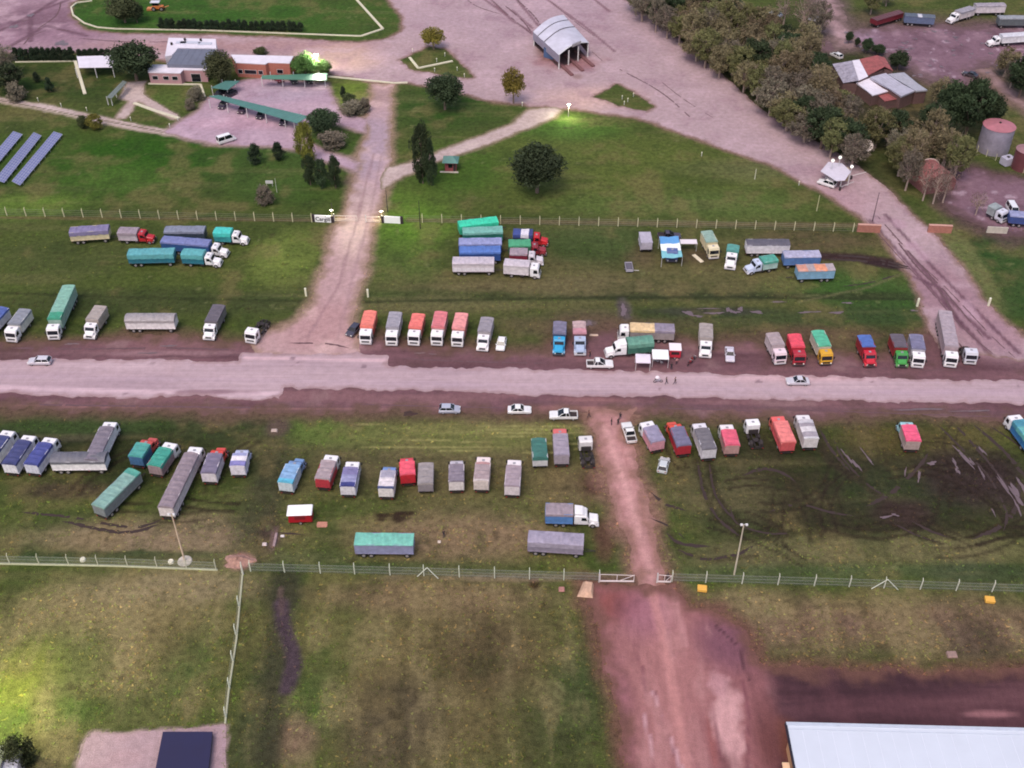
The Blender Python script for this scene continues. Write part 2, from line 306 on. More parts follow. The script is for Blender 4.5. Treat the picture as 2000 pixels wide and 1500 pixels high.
    B(1075,1128,300,9,(150,128,110),.5,.6,n2); B(1255,500,30,30,(96,82,62),.7,n=n2); B(1360,500,46,20,(80,66,52),.8,n=n2)
    for yy, x0_, x1_ in ((829,700,1160),(836,760,1080),(843,800,1170),(857,690,900),(863,900,1140),(872,690,1170),(880,860,1100),(851,940,1120)): S([(x0_,yy),(x1_,yy+4)],1.6,(150,146,92),.75,n3,.5,1.6)
    rr_ = random.Random(77)
    for q in range(34):                                             # pairs of wheel ruts
        cx_, cy_ = (rr_.uniform(1330,1990), rr_.uniform(900,1080)) if q < 24 else (rr_.uniform(1620,1990), rr_.uniform(820,900)) if q < 29 else (rr_.uniform(40,520), rr_.uniform(940,1010))
        P0 = g(cx_, cy_); th = rr_.uniform(-.5,.5)+(pi/2 if q % 3 == 0 else 0); cu = rr_.uniform(-.09,.09); Ln = rr_.uniform(7,20); wd_ = rr_.uniform(.22,.42); kk = rr_.uniform(.35,.75)
        for off in (-.95,.95):
            pts_ = []; x_, y_, t_ = P0.x-sin(th)*off, P0.y+cos(th)*off, th
            for _ in range(9): pts_.append((x_, y_)); x_ += cos(t_)*Ln/8; y_ += sin(t_)*Ln/8; t_ += cu*Ln/8
            d_ = sline(pts_, X, Y)/wd_ + n3*1.2; paint(c, kk*(1-sm(.5,1.5,d_)), (46,36,30))
    # bare earth worn along the edges of roads and tracks
    for k in ('verge','gate_drive','yard','lower_track','red_yard','car_park','garden_path','diagonal_path','truck_lot','farm_track','farm_lot','back_lane','concrete_pad','side_path'):
        wd, cc = WORN[k]; d = sdf(SD[k], X, Y)
        if k == 'yard':
            for p in ISL: d = np.minimum(d, -sdf(W(p), X, Y)-.6)
        paint(c, 0.92*sm(-wd*2.6, wd*0.1, d + n2*wd*2.6 + n3*1.2), cc)
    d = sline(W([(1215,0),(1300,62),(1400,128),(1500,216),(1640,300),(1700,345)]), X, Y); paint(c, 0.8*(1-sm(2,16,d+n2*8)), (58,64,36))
    return col
def surf_color(kind, X, Y, n1, n2, n3, nx, nv):
    col = np.empty(X.shape+(4,)); col[..., 3] = 0; c = col[..., :3]
    B = lambda cx, cy, rx, ry, rgb, k=1.0, soft=0.7, n=n1, na=1.1: paint(c, k*blob(X, Y, cx, cy, rx, ry, n, soft, na), rgb)
    S = lambda pts, wd, rgb, k=1.0, n=n2, soft=0.6, na=0.8: paint(c, k*stroke(X, Y, pts, wd, n, soft, na), rgb)
    if kind == 'road':
        c[...] = lin2((182,158,164)); paint(c, .55*sm(.0,.3,nx), (200,176,181)); paint(c, .5*sm(.02,.25,-nx), (166,144,150)); paint(c, .5*sm(.1,.3,n2), (182,156,160)); paint(c, .45*sm(.03,.3,-nx), (168,144,154)); col[..., 3] = .35*sm(0,.3,n1)
        S([(0,757),(300,766),(545,768)],7,(214,186,194),.7); S([(480,699),(640,702),(755,704)],6,(208,176,182),.8); B(1600,738,240,10,(214,178,182),.6); B(420,766,90,5,(124,92,102),.8,n=n2,na=2); B(1850,765,240,7,(172,148,162),.5)
        S([(0,735),(900,750),(2000,770)],7,(184,160,170),.5,nx); paint(c, .7*sm(.27,.33,n3)*sm(0,.2,n2), (112,88,98))
    elif kind == 'verge':
        c[...] = lin2((116,84,90)); paint(c, .6*sm(0,.25,nx), (140,104,106)); paint(c, .7*sm(0,.25,-nx), (86,60,66)); paint(c, .5*sm(.1,.3,n2), (146,118,118)); paint(c,.4*sm(.1,.3,-n2),(84,66,58))
        S([(0,792),(500,798),(760,800)],4,(160,118,116),.6); B(1150,800,110,22,(170,122,118),.9); B(1800,813,110,5,(176,144,152),.8,n=n2); B(640,670,120,26,(176,138,142),.9); B(320,690,200,6,(164,130,134),.5,n=n2,na=1.6); B(800,807,10,7,(52,36,34),.95,.4,n3); B(1700,670,200,24,(112,82,82),.8)
        B(1960,680,120,40,(156,124,130),.8); S([(1000,785),(2000,808)],9,(104,78,84),.7,nx); S([(780,705),(1140,712)],9,(108,78,82),.7,nx); B(1010,678,90,18,(104,80,70),.6)
    elif kind == 'gate_drive':
        c[...] = lin2((184,152,152)); B(725,270,70,100,(170,150,162),.9); B(735,190,40,24,(150,126,124),.8); B(685,460,50,60,(222,196,180),.9); B(700,400,40,40,(196,172,168),.7); B(640,640,90,50,(180,142,142),.8); paint(c,.4*sm(.05,.3,n2),(222,190,184)); paint(c,.35*sm(.05,.3,-n2),(150,120,124))
        S([(730,300),(700,420),(660,560),(600,660)],3.5,(146,116,120),.5); S([(745,300),(722,420),(690,540),(660,660)],3.5,(152,124,128),.4)
    elif kind in ('yard',):
        c[...] = lin2((176,152,156)); B(1100,30,320,60,(174,150,158),.9); B(80,50,200,70,(150,118,134),.9); B(60,40,120,30,(112,84,96),.7,n=n2,na=1.8); B(480,90,320,16,(170,136,136),.9); B(650,115,120,26,(196,164,150),.8); B(1150,190,120,30,(204,170,160),.7); B(1640,400,110,60,(176,142,148),.8)
        B(1830,560,80,90,(150,116,126),.8); B(1930,650,110,50,(164,130,138),.8); paint(c,.45*sm(.03,.28,n2),(198,170,178)); paint(c,.5*sm(.03,.28,-n2),(152,122,134))
        for a in ([(1010,0),(1060,60)],[(960,0),(1000,40),(1050,70)],[(1070,0),(1140,50),(1200,100)],[(1000,20),(1040,55)],[(920,-20),(990,30)],[(1150,-10),(1190,22)]): S(a,3.2,(122,88,98),.85,n3)
        B(1110,118,70,18,(150,104,106),.8,n=n2); B(1075,100,30,20,(120,90,78),.7,n=n2); B(1128,150,12,6,(140,112,106),.7)
        for a in ([(1700,430),(1770,510),(1850,600),(1940,700)],[(1730,420),(1820,520),(1900,600),(1990,690)],[(1760,530),(1830,560),(1880,640)],[(1770,490),(1850,580),(1930,660)]): S(a,5,(100,70,82),.8,n3)
        for q in ((1780,480,20,14),(1890,600,14,20),(1800,500,14,10),(1905,615,10,14),(1760,440,16,10)): B(*q,(184,152,164),.7,.5,n2,1.8)
        for a in ([(0,60),(80,20),(160,-10)],[(20,90),(90,50),(170,70)],[(60,80),(60,30),(110,0)]): S(a,6,(104,76,88),.7,n3)
    elif kind in ('diagonal_path','garden_path','side_path'):
        c[...] = lin2((188,168,164)); paint(c,.5*sm(.03,.28,n2),(206,188,182)); paint(c,.5*sm(.03,.28,-n2),(152,130,126))
        if kind == 'garden_path': S([(0,196),(195,234),(340,262)],2.0,(96,92,62),.9,n3,.3)
    elif kind == 'car_park':
        c[...] = lin2((178,152,166)); B(560,180,90,22,(176,158,172),.8); B(480,240,120,14,(190,156,170),.8); paint(c,.5*sm(.03,.28,n2),(208,180,194)); paint(c,.5*sm(.03,.28,-n2),(150,120,136))
    elif kind == 'lower_track':
        c[...] = lin2((192,144,142)); S([(1180,830),(1225,960),(1275,1130)],7,(208,160,156),.8,nv); S([(1160,850),(1210,980),(1255,1120)],4,(170,122,120),.6,n3); S([(1205,850),(1245,960),(1290,1120)],4,(176,126,122),.6,n3); paint(c,.4*sm(.05,.3,-n2),(160,112,110)); B(1180,812,50,20,(182,134,132),.8)
    elif kind == 'red_yard':
        c[...] = lin2((146,98,100)); B(1290,1320,110,260,(168,118,116),.8); B(1200,1180,60,40,(138,82,78),.9); B(1260,1200,60,60,(160,108,124),.6); B(1420,1250,70,60,(122,82,94),.9); B(1215,1400,26,130,(150,98,112),.5)
        S([(1270,1140),(1300,1260),(1340,1500)],12,(196,140,136),.7,nv); S([(1310,1140),(1340,1260)],7,(190,140,140),.6,nv); B(1425,1430,36,95,(204,158,158),.95,.35,n2+n3,.9); B(1400,1335,22,30,(186,140,144),.8,.4,n3,1.4)
        d_ = sdf(W([(1478,1270),(1500,1340),(1512,1420),(1520,1560),(2300,1560),(2300,1270)]), X, Y); paint(c, sm(-2.5,2.5,d_+n2*5), (92,62,68)); paint(c, .85*sm(.0,3,d_+n2*3)*blob(X,Y,1760,1330,340,34,n2,.6,.5), (64,44,50)); paint(c, .6*sm(0,.25,nx)*sm(0,2,d_), (112,78,82)); paint(c, .6*sm(0,.25,-nx)*sm(0,2,d_), (62,42,48)); B(1930,1395,60,9,(158,112,116),.9,.5,n=n2,na=.8); B(1540,1450,30,60,(150,90,60),.5,n=n2); B(1500,1450,40,90,(104,64,62),.8); B(1390,1450,9,60,(150,92,90),.8,n=nv)
        for a in ([(1255,1300),(1262,1400),(1275,1500)],[(1280,1350),(1300,1430),(1330,1500)],[(1380,1330),(1400,1440),(1420,1520)],[(1450,1330),(1462,1400),(1460,1500)],[(1240,1250),(1250,1340)]): S(a,3,(122,76,84),.7,n3); 
        for a in ([(1257,1395),(1272,1460),(1285,1520)],[(1275,1350),(1292,1400)],[(1310,1440),(1330,1500)]): S(a,3,(206,164,170),.7,n3,na=2.4)
        S([(1395,1220),(1440,1260),(1462,1330)],3,(74,48,56),.8,n3)
        md = 1-sm(-2,3,d_); paint(c,.4*md*sm(.05,.3,nv),(192,144,142)); paint(c,.45*md*sm(.05,.3,-nv),(104,68,72)); paint(c,.3*sm(.1,.3,-n2),(112,74,80))
    elif kind == 'concrete_pad':
        c[...] = lin2((172,146,152)); paint(c,.4*sm(0,.3,n1),(166,152,164)); paint(c,.3*sm(.05,.3,-n2),(182,146,150))
    elif kind in ('truck_lot','farm_lot'):
        c[...] = lin2((128,100,112)); paint(c,.6*sm(.05,.28,n2),(160,132,142)); paint(c,.6*sm(.05,.28,-n2),(96,72,82)); paint(c,.7*sm(.2,.3,n3),(178,156,168)); B(1660,60,50,30,(176,150,170),.6,n=n2)
    else:
        c[...] = lin2((162,134,136)); paint(c,.6*sm(.05,.28,n2),(190,160,164)); paint(c,.5*sm(.05,.28,-n2),(112,90,92))
    return col
SD = {k: W(v) for k, v in PL.items()}
def set_col(me, col):
    a = me.color_attributes.new('Col', 'FLOAT_COLOR', 'POINT'); a.data.foreach_set('color', col.astype(np.float32).ravel())
def np_mesh(name, V, F, col, m):
    me = bpy.data.meshes.new(name); nv_ = len(V); nf = sum(len(x) for x in F)
    me.vertices.add(nv_); me.vertices.foreach_set('co', np.asarray(V, np.float32).ravel())
    loops = np.concatenate([np.asarray(x, np.int32).ravel() for x in F]); tot = np.concatenate([np.full(len(x), x.shape[1], np.int32) for x in F])
    me.loops.add(len(loops)); me.loops.foreach_set('vertex_index', loops)
    me.polygons.add(nf); st = np.concatenate([[0], np.cumsum(tot)[:-1]]).astype(np.int32)
    me.polygons.foreach_set('loop_start', st); me.polygons.foreach_set('loop_total', tot)
    me.update(calc_edges=True); set_col(me, col); me.materials.append(m); return link(name, me)
M_GRASS = attr_mat('grass_ground', 0.95, 0.58, 0.9, 5.0, 0.9)
M_DIRT = attr_mat('packed_dirt', 0.85, 0.28, 0.8, 5.0, 0.55)
M_ROAD = attr_mat('worn_road', 0.75, 0.24, 0.7, 5.0, 0.3, streak=(0.05, 1.6, 1))
M_RED = attr_mat('red_mud', 0.85, 0.26, 0.9, 5.0, 0.8, streak=(1.0, 0.3, 1))
ny, nxx = XX.shape
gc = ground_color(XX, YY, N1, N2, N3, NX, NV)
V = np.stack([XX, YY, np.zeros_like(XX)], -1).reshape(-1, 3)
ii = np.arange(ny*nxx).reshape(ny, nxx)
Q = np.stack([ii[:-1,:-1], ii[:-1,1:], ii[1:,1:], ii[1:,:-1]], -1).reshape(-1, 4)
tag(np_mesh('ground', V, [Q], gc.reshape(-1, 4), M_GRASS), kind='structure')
CASE = {}
def sheet(name, kind, z, m, rag=1.0, field=None, nseed=None):
    f = sdf(SD[kind], XX, YY) if field is None else field
    f = f + rag*(N2*1.5 + N3*1.5 + N4*1.1)
    s = f > 0
    c4 = s[:-1,:-1].astype(int) + s[:-1,1:] + s[1:,1:] + s[1:,:-1]
    full = np.argwhere(c4 == 4); part = np.argwhere((c4 > 0) & (c4 < 4))
    used = np.zeros(s.shape, bool)
    for di, dj in ((0,0),(0,1),(1,1),(1,0)): used[full[:,0]+di, full[:,1]+dj] = True
    idx = -np.ones(s.shape, int); uu = np.argwhere(used); idx[uu[:,0], uu[:,1]] = np.arange(len(uu))
    vx = list(zip(XX[used], YY[used])); vf = [(a, b) for a, b in uu]
    F4 = np.stack([idx[full[:,0], full[:,1]], idx[full[:,0], full[:,1]+1], idx[full[:,0]+1, full[:,1]+1], idx[full[:,0]+1, full[:,1]]], -1)
    ex = []; ef = {3: [], 4: [], 5: [], 6: []}; base = len(uu)
    cols_i = []
    for i, j in part:
        cs = [(i,j),(i,j+1),(i+1,j+1),(i+1,j)]; pl = []
        for k in range(4):
            a, b = cs[k], cs[(k+1)%4]; fa, fb = f[a], f[b]
            if fa > 0: pl.append((XX[a], YY[a]))
            if (fa > 0) != (fb > 0):
                t = fa/(fa-fb); pl.append((XX[a]+(XX[b]-XX[a])*t, YY[a]+(YY[b]-YY[a])*t))
        n = len(pl)
        if n >= 3:
            ef[n].append([base+len(ex)+q for q in range(n)]); ex += pl; cols_i += [(i, j)]*n
    VX = np.array(vx + ex); VX3 = np.column_stack([VX, np.full(len(VX), z)])
    allidx = np.array([tuple(q) for q in vf] + cols_i)
    nn = [A[allidx[:,0], allidx[:,1]] for A in (N1, N2, N3, NX, NV)]
    col = surf_color(kind, VX[:,0], VX[:,1], *nn)
    fe = f[allidx[:,0], allidx[:,1]]; wd, cc = WORN.get(kind, (1, (150,120,116)))
    paint(col[:, :3], 0.85*(1-sm(0, wd*2.2, fe + nn[2]*wd*1.6)), cc)
    Fs = [F4] + [np.array(v) for v in ef.values() if v]
    o = np_mesh(name, VX3, Fs, col, m); tag(o, kind='structure'); return o
yf = sdf(SD['yard'], XX, YY)
for p in ISL: yf = np.minimum(yf, -sdf(W(p), XX, YY))
sheet('dirt_verge', 'verge', .004, M_DIRT, 1.6)
sheet('dirt_yard', 'yard', .008, M_DIRT, .8, yf)
sheet('gate_drive', 'gate_drive', .012, M_DIRT, .9)
sheet('road', 'road', .016, M_ROAD, .85)
sheet('car_park', 'car_park', .016, M_DIRT, .4)
sheet('garden_path', 'garden_path', .012, M_DIRT, .3)
sheet('side_path', 'side_path', .004, M_DIRT, .3)
sheet('diagonal_path', 'diagonal_path', .020, M_DIRT, .5)
sheet('dirt_track', 'lower_track', .008, M_DIRT, 1.1)
sheet('red_yard', 'red_yard', .012, M_RED, 1.2)
sheet('concrete_pad', 'concrete_pad', .012, M_DIRT, .25)
sheet('truck_lot', 'truck_lot', .004, M_DIRT, 2.0)
sheet('farm_track', 'farm_track', .012, M_DIRT, .8)
sheet('farm_lot', 'farm_lot', .004, M_DIRT, 1.5)
sheet('back_lane', 'back_lane', .008, M_DIRT, 1.5)

def tufts():
    rng = np.random.RandomState(3); P = []; 
    for (x0,x1,y0,y1,n) in ((-80,2080,1130,1500,17000),(-60,2060,820,1125,15000),(-60,2060,440,660,9000)):
        px = rng.uniform(x0,x1,n); py = rng.uniform(y0,y1,n); a = (px-1000)/FPX; b = (750-py)/FPX; t = -CAMH/(-SP+b*CP); P.append(np.column_stack([a*t, (CP+b*SP)*t]))
    P = np.vstack(P); X, Y = P[:,0], P[:,1]
    keep = np.ones(len(P), bool)
    for k in ('road','verge','gate_drive','yard','lower_track','red_yard','concrete_pad','diagonal_path'): keep &= sdf(SD[k], X, Y) < (.3 if k != 'verge' else -1)
    keep &= sdf(W([(1530,1405),(2300,1410),(2300,1700),(1530,1700)]), X, Y) < 0
    nz = fbm(X, Y, 5.0, 55, 3) + .8*rng.rand(len(P)) - .5; keep &= nz > -.02
    P = P[keep]; X, Y = P[:,0], P[:,1]; n = len(P)
    ix = np.clip(np.searchsorted(GX, X), 0, len(GX)-1); iy = np.clip(np.searchsorted(GY, Y), 0, len(GY)-1); base = gc[iy, ix].copy()
    f = rng.uniform(.8, 1.75, (n,1)); warm = np.where(rng.rand(n,1) < .3, np.array([[1.25,1.1,.9]]), np.array([[.85,1.05,.7]])); base[:, :3] = np.clip(base[:, :3]*f*warm, 0, .5)
    V = []; Fq = []; cs = []
    for k in range(3):
        an = rng.uniform(0, pi, n)+k*pi/3; r = rng.uniform(.06,.17,n); h = rng.uniform(.04,.14,n); ca, sa = np.cos(an)*r, np.sin(an)*r; lx, ly = rng.normal(0,.16,n), rng.normal(.06,.16,n); z = np.zeros(n)
        V.append(np.stack([np.column_stack([X-ca,Y-sa,z]), np.column_stack([X+ca,Y+sa,z]), np.column_stack([X+ca*.5+lx,Y+sa*.5+ly,h]), np.column_stack([X-ca*.7+lx,Y-sa*.7+ly,h*.8])],1).reshape(-1,3)); cs.append(np.repeat(base,4,0))
    V = np.vstack(V); F = np.arange(len(V)).reshape(-1,4)
    o = np_mesh('grass_tufts', V, [F], np.vstack(cs), attr_mat('grass_blades', .9, .2, 1.0, 4.0, 0)); tag(o, 'short uneven grass and weeds covering the fields', 'grass', kind='stuff')
tufts()

M_MUD = mat((52,38,36), .9, 0, .35, 1.5, name='wet_mud', bump=.3); M_PUD = mat((110,94,98), .35, 0, .3, .8, name='muddy_water_sky_tint'); M_MUD2 = mat((100,72,78), .85, 0, .35, 1.5, name='road_mud', bump=.3)  # puddle colour has the pinkish sky reflection mixed into the muddy water
def ribbon(mb, pts, wd, seed, z):
    rr = random.Random(seed); P = [Vector((*q, 0)) for q in pts]; out = []
    for i in range(len(P)-1):
        n = max(2, int((P[i+1]-P[i]).length/.6))
        for k in range(n):
            t = k/n; p0 = P[i-1] if i else P[i]*2-P[i+1]; p3 = P[i+2] if i+2 < len(P) else P[i+1]*2-P[i]
            out.append(.5*((2*P[i])+(P[i+1]-p0)*t+(2*p0-5*P[i]+4*P[i+1]-p3)*t*t+(3*P[i]-p0-3*P[i+1]+p3)*t**3))
    o = len(mb.v); m = len(out); run = 0
    for i, q in enumerate(out):
        d = (out[min(i+1,m-1)]-out[max(i-1,0)]).normalized(); s = Vector((-d.y, d.x, 0)); f = min(1, i/4, (m-1-i)/4)
        a_, b_ = wd*f*rr.uniform(.45,1.15), wd*f*rr.uniform(.45,1.15); mb.v += [tuple(q-s*a_+Vector((0,0,z))), tuple(q+s*b_+Vector((0,0,z)))]
    for i in range(m-1):
        if rr.random() < .08: run = rr.randint(1, 4)
        if run > 0: run -= 1; continue
        mb.f.append((o+2*i, o+2*i+2, o+2*i+3, o+2*i+1)); mb.m.append(0)
mb = MB(); k_ = 0
for pts in ([(1385,903),(1395,960),(1420,1000),(1455,1028)],[(1362,900),(1374,960),(1402,1012),(1462,1060)],[(1448,930),(1490,916),(1530,925),(1562,948)],[(1425,985),(1440,1022),(1500,1042),(1560,1040)],[(1320,1072),(1375,1092),(1440,1082),(1482,1060)],[(1300,1040),(1330,1062),(1400,1068)],[(1738,1018),(1790,1045),(1842,1062)],[(1776,1016),(1820,1038),(1866,1054)],[(1898,1054),(1950,1030),(1985,990),(1992,930)],[(1830,828),(1880,878),(1930,930),(1965,1000),(1958,1044)],[(1862,826),(1920,890),(1975,962),(1990,1010)],[(1900,828),(1960,880),(2012,945)],[(1628,858),(1650,900),(1702,952),(1760,985)],[(1600,836),(1625,880),(1668,930)],[(1690,990),(1745,960),(1800,905),(1815,880)],[(1930,830),(1990,870),(2040,920)],[(1500,1000),(1560,985),(1620,1000),(1680,1010)],[(1270,960),(1300,985),(1350,1000)],[(1265,1010),(1310,1030),(1345,1060)],
    [(40,1000),(150,1012),(260,1030),(330,1010)],[(120,1018),(240,1040),(320,1022)],[(600,1045),(560,1042),(530,1040)],[(1600,498),(1680,502),(1745,514),(1800,530)],[(1610,505),(1700,512),(1790,528)],[(1640,560),(1700,552),(1760,534)]):
    ribbon(mb, W(pts), .24 + .10*(k_ % 3), 100+k_, .020 + .0005*k_); k_ += 1
tag(mb.build('wheel_ruts', M_MUD), kind='structure')
mb = MB(); k_ = 0
for pts in ([(1690,425),(1745,490),(1810,560),(1880,640),(1950,700)],[(1712,420),(1775,492),(1850,575),(1925,665)],[(1740,455),(1790,520),(1830,562),(1872,625)],[(1780,500),(1850,565),(1940,660),(1990,705)],[(1820,640),(1860,660),(1900,700)],[(1005,-5),(1040,28),(1062,58)],[(1072,0),(1120,40),(1170,78)],[(960,0),(1000,36),(1045,72)],[(985,10),(1020,40),(1040,66)],[(1150,95),(1172,115),(1190,130)],[(905,-5),(935,14),(985,30)],[(40,95),(70,60),(110,30),(120,0)],[(0,60),(50,40),(90,10)],[(10,96),(90,60),(150,62)],[(150,75),(260,82),(420,80)],[(1280,150),(1330,190),(1400,235)],[(1200,130),(1290,180),(1360,240)],
    [(40,790),(300,794),(520,797)],[(700,790),(850,794),(1000,797)],[(780,700),(900,706),(1080,710)],[(560,670),(640,672),(690,682)],[(1520,800),(1700,806),(1960,815)],[(1280,798),(1400,800),(1520,806)],[(20,680),(160,682),(330,680),(470,684)],[(1640,715),(1760,722),(1900,724)]):
    ribbon(mb, W(pts), .16 + .07*(k_ % 3), 200+k_, .030 + .0005*k_); k_ += 1
tag(mb.build('mud_marks', M_MUD2), kind='structure')
def pool(mb, cx, cy, rx, ry, th, seed, z):
    rr = random.Random(seed); P = g(cx, cy); a, b_ = .85*rx/scale_at(cy), .85*ry/dv_at(cy); n = 26; ph = [rr.uniform(0,6.28) for _ in range(4)]; o = len(mb.v)
    for i in range(n):
        t = 2*pi*i/n; k = 1+.22*sin(2*t+ph[0])+.22*sin(3*t+ph[1])+.16*sin(5*t+ph[2])+.10*sin(9*t+ph[3]); x, y = a*k*cos(t), b_*k*sin(t)
        mb.v.append((P.x+x*cos(th)-y*sin(th), P.y+x*sin(th)+y*cos(th), z))
    mb.f.append(tuple(range(o, o+n))); mb.m.append(0)
mb = MB(); rr = random.Random(12); k_ = 0
for q in ((1655,893,3,15,.3),(1672,908,3.5,14,.35),(1694,893,2,20,.3),(1865,905,3,12,.1),(1883,893,4,27,.35),(1898,902,2.5,10,.2),(1870,920,4,7,0),(1918,925,3,12,0),(1962,950,3.5,28,.15),(1984,965,7,26,.1),(1996,950,4,18,0),(1988,992,3,16,0),(1768,922,2,9,-.4),(1795,930,3,12,-.4),(1730,1010,12,3,.2),(1748,1006,8,2.5,-.3),(1820,905,10,4,.2),(1918,880,3,10,.3),(1940,1000,2,8,0),
    (1395,612,18,2.5,.0),(1424,606,6,6,.2),(1437,610,9,3,0),(1446,604,7,4,.1),(1478,610,16,2.5,-.1),(1345,612,14,4,-.3),(1365,618,9,2.5,0),(1580,610,24,1.8,.05),(1634,611,18,2.2,0),(1655,592,14,1.5,0),(1520,590,18,1.4,0),(1150,632,8,5,.2),(1218,606,7,12,0),(1385,603,20,1.2,0),(1785,607,9,1.6,0),
    (1800,800,60,2,.02),(1900,803,40,1.8,.02),(330,676,18,2,0),(290,690,20,1.5,0),(140,672,14,2,0),(820,690,10,1.2,0),(845,692,8,1.0,0),(120,85,16,5,.2),(28,52,8,4,0),(60,30,6,4,0)):
    pool(mb, *q, 300+k_, .055+.0003*k_); k_ += 1
for _ in range(60): pool(mb, rr.uniform(1650,1960), rr.uniform(60,150), rr.uniform(1.5,7), rr.uniform(.6,2.2), rr.uniform(-.4,.2), 400+k_, .055+.0003*k_); k_ += 1
tag(mb.build('puddles', M_PUD), kind='structure')
# ---------------------------------------------------------------- vehicles
K_ = (26,25,28); RUB = mat((30,29,31), .85, 0, .1, name='rubber'); RIM = mat((176,170,172), .4, .5, .2, name='rim_paint'); GLS = mat((22,26,34), .12, 0, 0, name='dark_glass')
CHS = mat((44,38,40), .8, 0, .2, name='chassis_paint'); LAMP = mat((226,224,214), .2, 0, 0, name='lamp_glass'); RED = mat((150,26,26), .3, 0, 0, name='red_lamp'); BLK = mat((34,33,36), .6, 0, .1, name='black_plastic')
CACHE = {}
def cm(key, fn):
    if key not in CACHE: CACHE[key] = fn()
    return CACHE[key]
def wheel_mesh(w, r):
    b = MB(); n = 18
    for (y0, y1, ra, rb) in ((-w/2, -w/2+.05, r*.9, r), (-w/2+.05, w/2-.05, r, r), (w/2-.05, w/2, r, r*.9)): b.cyl((0,y0,0),(0,y1,0),ra,rb,n,0,cap=(y0==-w/2 or y1==w/2))
    return b.mesh('wheel', RUB)
def rim_mesh(w, r):
    b = MB()
    b.cyl((0,-w/2-.015,0),(0,w/2+.015,0),r*.54,r*.54,12,0); b.cyl((0,-w/2-.06,0),(0,w/2+.06,0),r*.2,r*.2,8,0)
    return b.mesh('rim', RIM)
def wheels(t, xs, track, dual, r=.5):
    for k, x in enumerate(xs):
        w = .58 if dual[k] else .3
        for s in (-1, 1):
            o = link('wheel', cm(('w', w, r), lambda: wheel_mesh(w, r)), t, (x, s*(track/2-w/2), r)); link('rim', cm(('r', w, r), lambda: rim_mesh(w, r)), o)
def make_box(t, x0, x1, W_, z0, z1, boxc, rib=True, band=None):
    """cargo body from x0 (rear) to x1 (front)"""
    def fn():
        b = MB(); b.box(x0, x1, -W_/2, W_/2, z0, z1-.02, 0)
        if rib:
            n = max(3, int((x1-x0)/.95))
            for i in range(n+1):
                x = x0+.05 + (x1-x0-.1)*i/n
                for s in (-1, 1): b.box(x-.045, x+.045, s*(W_/2-.01) if s>0 else -W_/2-.055, W_/2+.055 if s>0 else -W_/2+.01, z0+.02, z1-.12, 0)
        for s in (-1, 1):
            ya, yb = (W_/2-.01, W_/2+.075) if s > 0 else (-W_/2-.075, -W_/2+.01)
            b.box(x0-.03, x1+.03, ya, yb, z0-.09, z0+.07, 0); b.box(x0-.03, x1+.03, ya, yb, z1-.11, z1-.0, 0)
        if band:
            for s in (-1, 1):
                ya, yb = (W_/2, W_/2+.02) if s > 0 else (-W_/2-.02, -W_/2); zb = z0+(z1-z0)*.45
                b.box(x0+.02, x1-.02, ya, yb, z0+.1, zb, 1)
        return b.mesh('cargo_box', [mat(boxc, .5, 0, .25, 1.0, mud=.55)] + ([mat(band, .5, 0, .2)] if band else []))
    bo = link('cargo_box', cm(('b', x0, x1, W_, z0, z1, tuple(boxc), rib, tuple(band or ())), fn), t)
    def fn2():
        b = MB(); b.box(x0-.07, x0-.01, -W_/2+.06, W_/2-.06, z0+.08, z1-.15, 0)
        for y in (-W_/4, W_/4, 0): b.box(x0-.11, x0-.07, y-.05, y+.05, z0+.08, z1-.15, 0)
        return b.mesh('tailgate', mat(boxc, .5, 0, .3, 1.5, mud=.7))
    link('tailgate', cm(('t', x0, W_, z0, z1, tuple(boxc)), fn2), bo)
    return bo
def make_tarp(t, x0, x1, W_, z, bands, drop, dome, seed):
    n = max(10, int((x1-x0)/.42)); rr = random.Random(seed); b = MB()
    hw = W_/2+.10
    ys = [-hw-.02, -hw, -hw*.98, -hw*.72, -hw*.38, 0, hw*.38, hw*.72, hw*.98, hw, hw+.02]
    ph = [rr.random()*6 for _ in range(4)]; dr = [drop*(1+rr.uniform(-.10,.10)) for _ in range(n+1)]
    xs = [x0-.06]+[x0-.04+(x1-x0+.08)*i/n for i in range(n+1)]+[x1+.06]
    for i, x in enumerate(xs):
        end = i == 0 or i == len(xs)-1; d = dr[min(max(i-1,0),n)]
        for k, y in enumerate(ys):
            if end: zz = z - drop*.7
            elif k in (0, 10): zz = z - d
            else:
                q = y/hw; zz = z + dome*(1-abs(q)**2.2)
                wob = abs(sin(pi*(x-x0)/max(.1,(x1-x0))*max(2,round((x1-x0)/1.15)))); zz += .075*(1-wob)*(1-q*q) - .07*wob*(1-q*q)
                zz += .03*sin(x*1.3+ph[0]+y*2.1)+.02*sin(x*3.1+ph[1]-y*3)
                if k in (1, 9): zz -= .03
            b.v.append((x, y*(1+(.012*sin(x*5+ph[2]) if k in (0,10) else 0)), zz))
    m = len(ys); acc = []; tot = sum(f for _, f in bands); q = 0
    for c, f in bands: q += f/tot; acc.append(q)
    for i in range(len(xs)-1):
        fr = 1-(i+.5)/(len(xs)-1); mi = next((k for k, a in enumerate(acc) if fr <= a), 0)
        for k in range(m-1):
            a = i*m+k; b.f.append((a, a+1, a+m+1, a+m)[::-1]); b.m.append(mi)
    o = b.build('tarpaulin', [mat(c, .6, 0, .28, 1.3, bump=.5) for c, _ in bands], t)
    return o
